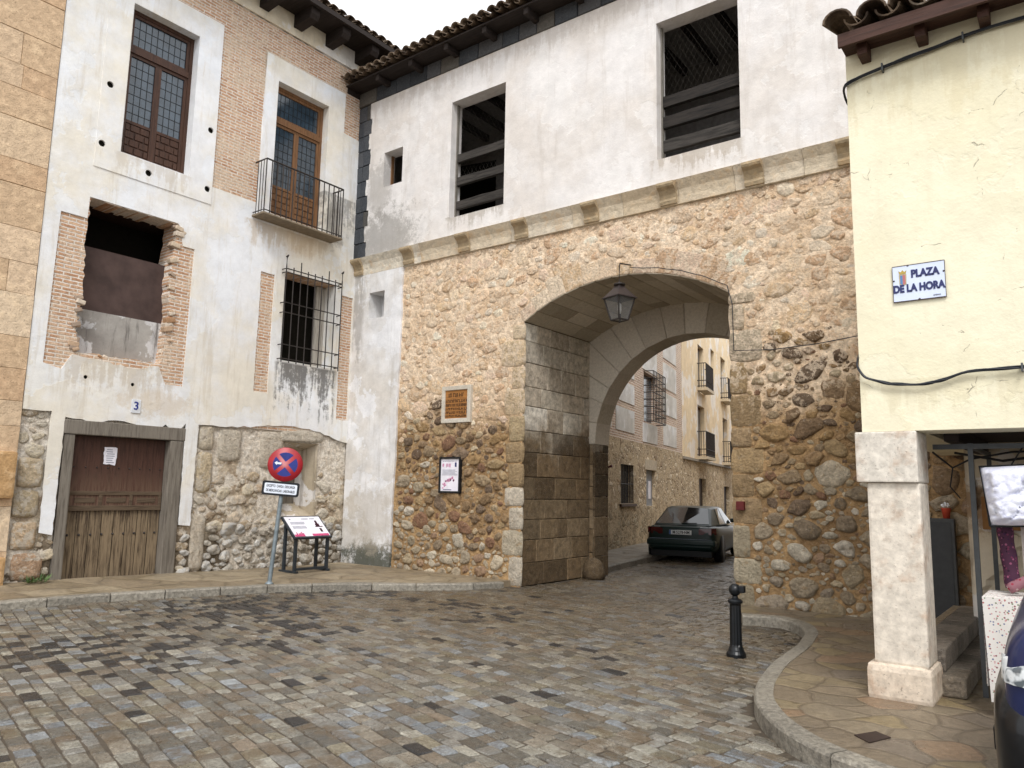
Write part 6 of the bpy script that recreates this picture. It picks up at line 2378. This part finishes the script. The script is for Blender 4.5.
# cabin as a solid with sloping glass ends
cv = {}
Pb, Pt = [(0.16, .70, .935), (3.02, .72, .89)], [(1.02, .545, 1.375), (2.05, .56, 1.385)]
vs = []
base_ = [(0.16, 0.66, .93), (0.75, 0.765, .935), (2.35, 0.775, .915), (3.05, 0.69, .89)]
top_ = [(0.98, 0.50, 1.355), (1.25, 0.565, 1.38), (2.0, 0.57, 1.39), (2.2, 0.52, 1.375)]
for s_ in (1, -1):
    vs += [(a, b * s_, c_) for a, b, c_ in base_] + [(a, b * s_, c_) for a, b, c_ in top_]
vs += [(0.10, 0, .935), (1.0, 0, 1.375), (1.6, 0, 1.405), (2.25, 0, 1.39), (3.15, 0, .89)]
f_ = []
for o in (0, 8):
    for k in range(3):
        f_.append((o + k, o + k + 1, o + 4 + k + 1, o + 4 + k))
f_ += [(16, 0, 4, 17), (16, 8, 12, 17), (20, 3, 7, 19), (20, 11, 15, 19), (17, 4, 5, 18), (18, 5, 6, 19), (19, 6, 7), (17, 12, 13, 18), (18, 13, 14, 19), (19, 14, 15)]
g.add(vs, f_, smooth=False)
rfc = local(g, 'roof', M_green, car, smooth=True)
bv = rfc.modifiers.new('b', 'BEVEL')
bv.width = 0.06
bv.segments = 3
bv.limit_method = 'ANGLE'
bv.angle_limit = R(14)


def patch(p, nrm, off=0.008):
    return [tuple(Vector(q) + Vector(nrm) * off) for q in p]


g = G()
for s_ in (1, -1):
    q = [(0.175, 0.03 * s_ * 0, .955), (0.225, 0.62 * s_, .955), (0.93, 0.475 * s_, 1.335), (0.96, 0, 1.355)]
    g.add([(a - 0.012, b, c_ + 0.014) for a, b, c_ in q], [(0, 1, 2, 3)])
local(g, 'rear_window', M_carglass, car, smooth=False)
local(G().tube([(0.18, -0.35, .985), (0.16, 0.0, .98)], 0.012, 6), 'wiper', M_trim, car)
for s_ in (1, -1):
    g = G()
    n_ = Vector((0, .92 * s_, .39)) * 0.010
    for q in ([(0.80, .755 * s_, .955), (1.55, .765 * s_, .945), (1.55, .585 * s_, 1.345), (1.22, .58 * s_, 1.335)], [(1.62, .765 * s_, .945), (2.42, .765 * s_, .935), (2.04, .59 * s_, 1.345), (1.62, .588 * s_, 1.347)], [(2.46, .76 * s_, .935), (2.9, .715 * s_, .925), (2.2, .565 * s_, 1.32)]):
        g.add([tuple(Vector(p) + n_) for p in q], [tuple(range(len(q)))])
    local(g, 'side_window', M_carglass, car, smooth=False)
g = G()
for s_ in (1, -1):
    g.add([(2.30, 0, 1.375), (2.27, .5 * s_, 1.36), (3.02, .66 * s_, .925), (3.12, 0, .925)], [(0, 1, 2, 3)])
local(g, 'windscreen', M_carglass, car, smooth=False)
for s_ in (1, -1):
    g = G()
    g.add([(-0.005, .42 * s_, .86), (0.0, .42 * s_, .71), (0.025, .70 * s_, .70), (0.13, .805 * s_, .72), (0.12, .80 * s_, .875), (0.03, .70 * s_, .875)], [(0, 1, 2, 5), (5, 2, 3, 4)])
    local(g, 'tail_light', M_tail, car, solid=0.03)
g = G().box(-0.03, 0.1, -0.72, 0.72, 0.36, 0.60, b=0.04)
g.box(-0.045, 0.3, -0.80, 0.80, 0.42, 0.58, b=0.05)
local(g, 'bumper', M_green, car)
local(G().box(-0.052, -0.046, -0.80 * .9, 0.80 * .9, 0.585, 0.60), 'bumper_highlight', simple('highlight_grey', '#6a7480', 0.35), car)  # pale grey strip paints the highlight along the bumper line
pt = local(G().box(-0.030, -0.012, -0.26, 0.26, 0.70, 0.81), 'number_plate', simple('plate_white', '#d6d8d8', 0.4, bump=0), car)
local(G().box(-0.033, -0.030, 0.215, 0.258, 0.702, 0.808), 'blue_strip', simple('plate_blue', '#3c5a8e', bump=0), pt)
cu = text('lettering', 'M·5278·NM', M_black, None, (0, 0, 0), 0.10, (0, 0, 0), 0.002, 0.82)
cu.parent = pt
cu.matrix_basis = Matrix(((0, 0, -1, -0.033), (-1, 0, 0, -0.02), (0, 1, 0, 0.753), (0, 0, 0, 1))) @ Matrix.Diagonal((0.82, 1, 1, 1))
local(G().box(0.0, 0.02, -0.62, -0.46, .885, .90).box(0.0, 0.02, 0.48, 0.62, .885, .90), 'badge', M_rim, car)
local(G().box(0.02, 3.9, -0.70, 0.70, 0.16, 0.30), 'underbody', M_trim, car)
for (x, y) in ((0.72, 0.755), (0.72, -0.755), (3.25, 0.755), (3.25, -0.755)):
    wheel(car, x, y)
for s_ in (1, -1):
    for x in (0.72, 3.25):
        Mx = Matrix.Translation((x, 0.855 * s_, 0.32)) @ Matrix.Rotation(R(-90 * s_), 4, 'X')
        local(G().lathe([(0.0, -0.02), (0.355, -0.02), (0.355, 0.0), (0.0, 0.0)], n=28, M=Mx), 'wheel_arch', M_trim, car)
    local(G().box(2.55, 2.68, .80 * s_ - .06, .80 * s_ + .06, .95, 1.06, b=0.03), 'wing_mirror', M_green, car)

# second car far up the street, mostly hidden
car.scale = (1, 1, 0.92)

# ---- dark crossover nose at the right edge
cb = thing('dark_crossover', 'dark blue car nose with bright headlight cut off by the right margin', 'car', (3.67, 4.98, 0.05), math.pi)
# local x forward (towards -X in the world), origin at the tail
L_ = 4.10


def sec2(x, w_, zt, zb_):
    return body_sec(x, w_, zt, zb_, zb_ + (zt - zb_) * .62)


g = G()
loft(g, [(0.0, .70, .95, .40), (0.08, .82, 1.05, .30), (0.4, .88, 1.08, .24), (2.2, .89, 1.07, .22), (3.05, .885, 1.06, .22), (3.5, .88, 1.04, .24), (3.82, .875, 1.0, .26), (3.95, .86, .96, .28), (4.03, .80, .88, .30), (4.06, .70, .78, .34)], sec2)
cbody = local(g, 'body', M_navyc, cb, subsurf=2)
g = G()
base_ = [(0.1, 0.72, 1.05), (0.75, 0.80, 1.06), (2.5, 0.80, 1.05), (3.1, 0.72, 1.03)]
top_ = [(0.35, 0.60, 1.50), (0.8, 0.63, 1.55), (2.0, 0.62, 1.55), (2.3, 0.56, 1.50)]
vs = []
for s_ in (1, -1):
    vs += [(a, b * s_, c_) for a, b, c_ in base_] + [(a, b * s_, c_) for a, b, c_ in top_]
g.add(vs, [(0, 1, 5, 4), (1, 2, 6, 5), (2, 3, 7, 6), (8, 9, 13, 12), (9, 10, 14, 13), (10, 11, 15, 14), (0, 4, 12, 8), (3, 7, 15, 11), (4, 5, 6, 7, 15, 14, 13, 12)])
local(g, 'cabin_glass', M_carglass, cb, smooth=False)
local(G().box(0.5, 2.15, -0.6, 0.6, 1.53, 1.58, b=0.02), 'roof', M_navyc, cb)
M_lens = Mat('headlight_lens')
nl = M_lens.noise(16, 2)
M_lens = M_lens.out(M_lens.ramp(nl, [(0.36, '#5f686e'), (0.46, '#dfe5e8'), (0.6, '#eef2f4'), (0.68, '#8d969b')]), 0.1, 0.9)
for s_ in (1, -1):
    g = G()
    rows_ = []
    for v_ in frange(0, 1, 0.125):
        for u_ in frange(0, 1, 0.1):
            # sweep round the corner from grille to flank
            a = R(14 + 62 * u_)
            x = 3.55 + 0.60 * math.cos(a) ** .8
            y = 0.42 + 0.56 * math.sin(a) ** .9
            z = 0.705 + 0.02 * u_ + v_ * (0.08 + 0.06 * u_)
            rows_.append((x - 0.05 * v_ - 0.0, y * s_ - 0.02 * v_ * s_, z))
    nu_, nv_ = 11, 9
    fs = [(j * nu_ + i, j * nu_ + i + 1, (j + 1) * nu_ + i + 1, (j + 1) * nu_ + i) for j in range(nv_ - 1) for i in range(nu_ - 1)]
    g.add(rows_, fs, smooth=True)
    hl = local(g, 'headlight', M_lens, cb)
    sw_ = hl.modifiers.new('w', 'SHRINKWRAP')
    sw_.target = cbody
    sw_.offset = 0.012
g = G()
loft(g, [(3.3, .90, .68, .22), (3.80, .905, .69, .22), (3.98, .885, .69, .22), (4.07, .82, .68, .23), (4.10, .72, .66, .26), (4.105, .60, .62, .30)], sec2)
local(g, 'bumper', M_trim if False else carpaint('dark_bumper', '#0c0e12', 0.35), cb, subsurf=2)
local(G().box(4.06, 4.13, -0.45, 0.45, 0.34, 0.44, b=0.01), 'lower_grille', M_trim, cb)
for (x, y) in ((0.75, 0.80), (0.75, -0.80), (3.22, 0.80), (3.22, -0.80)):
    wheel(cb, x, y, 0.32)
cb.rotation_euler = (R(-3.9), 0, math.pi)
cb.scale = (1, 1, 1.12)
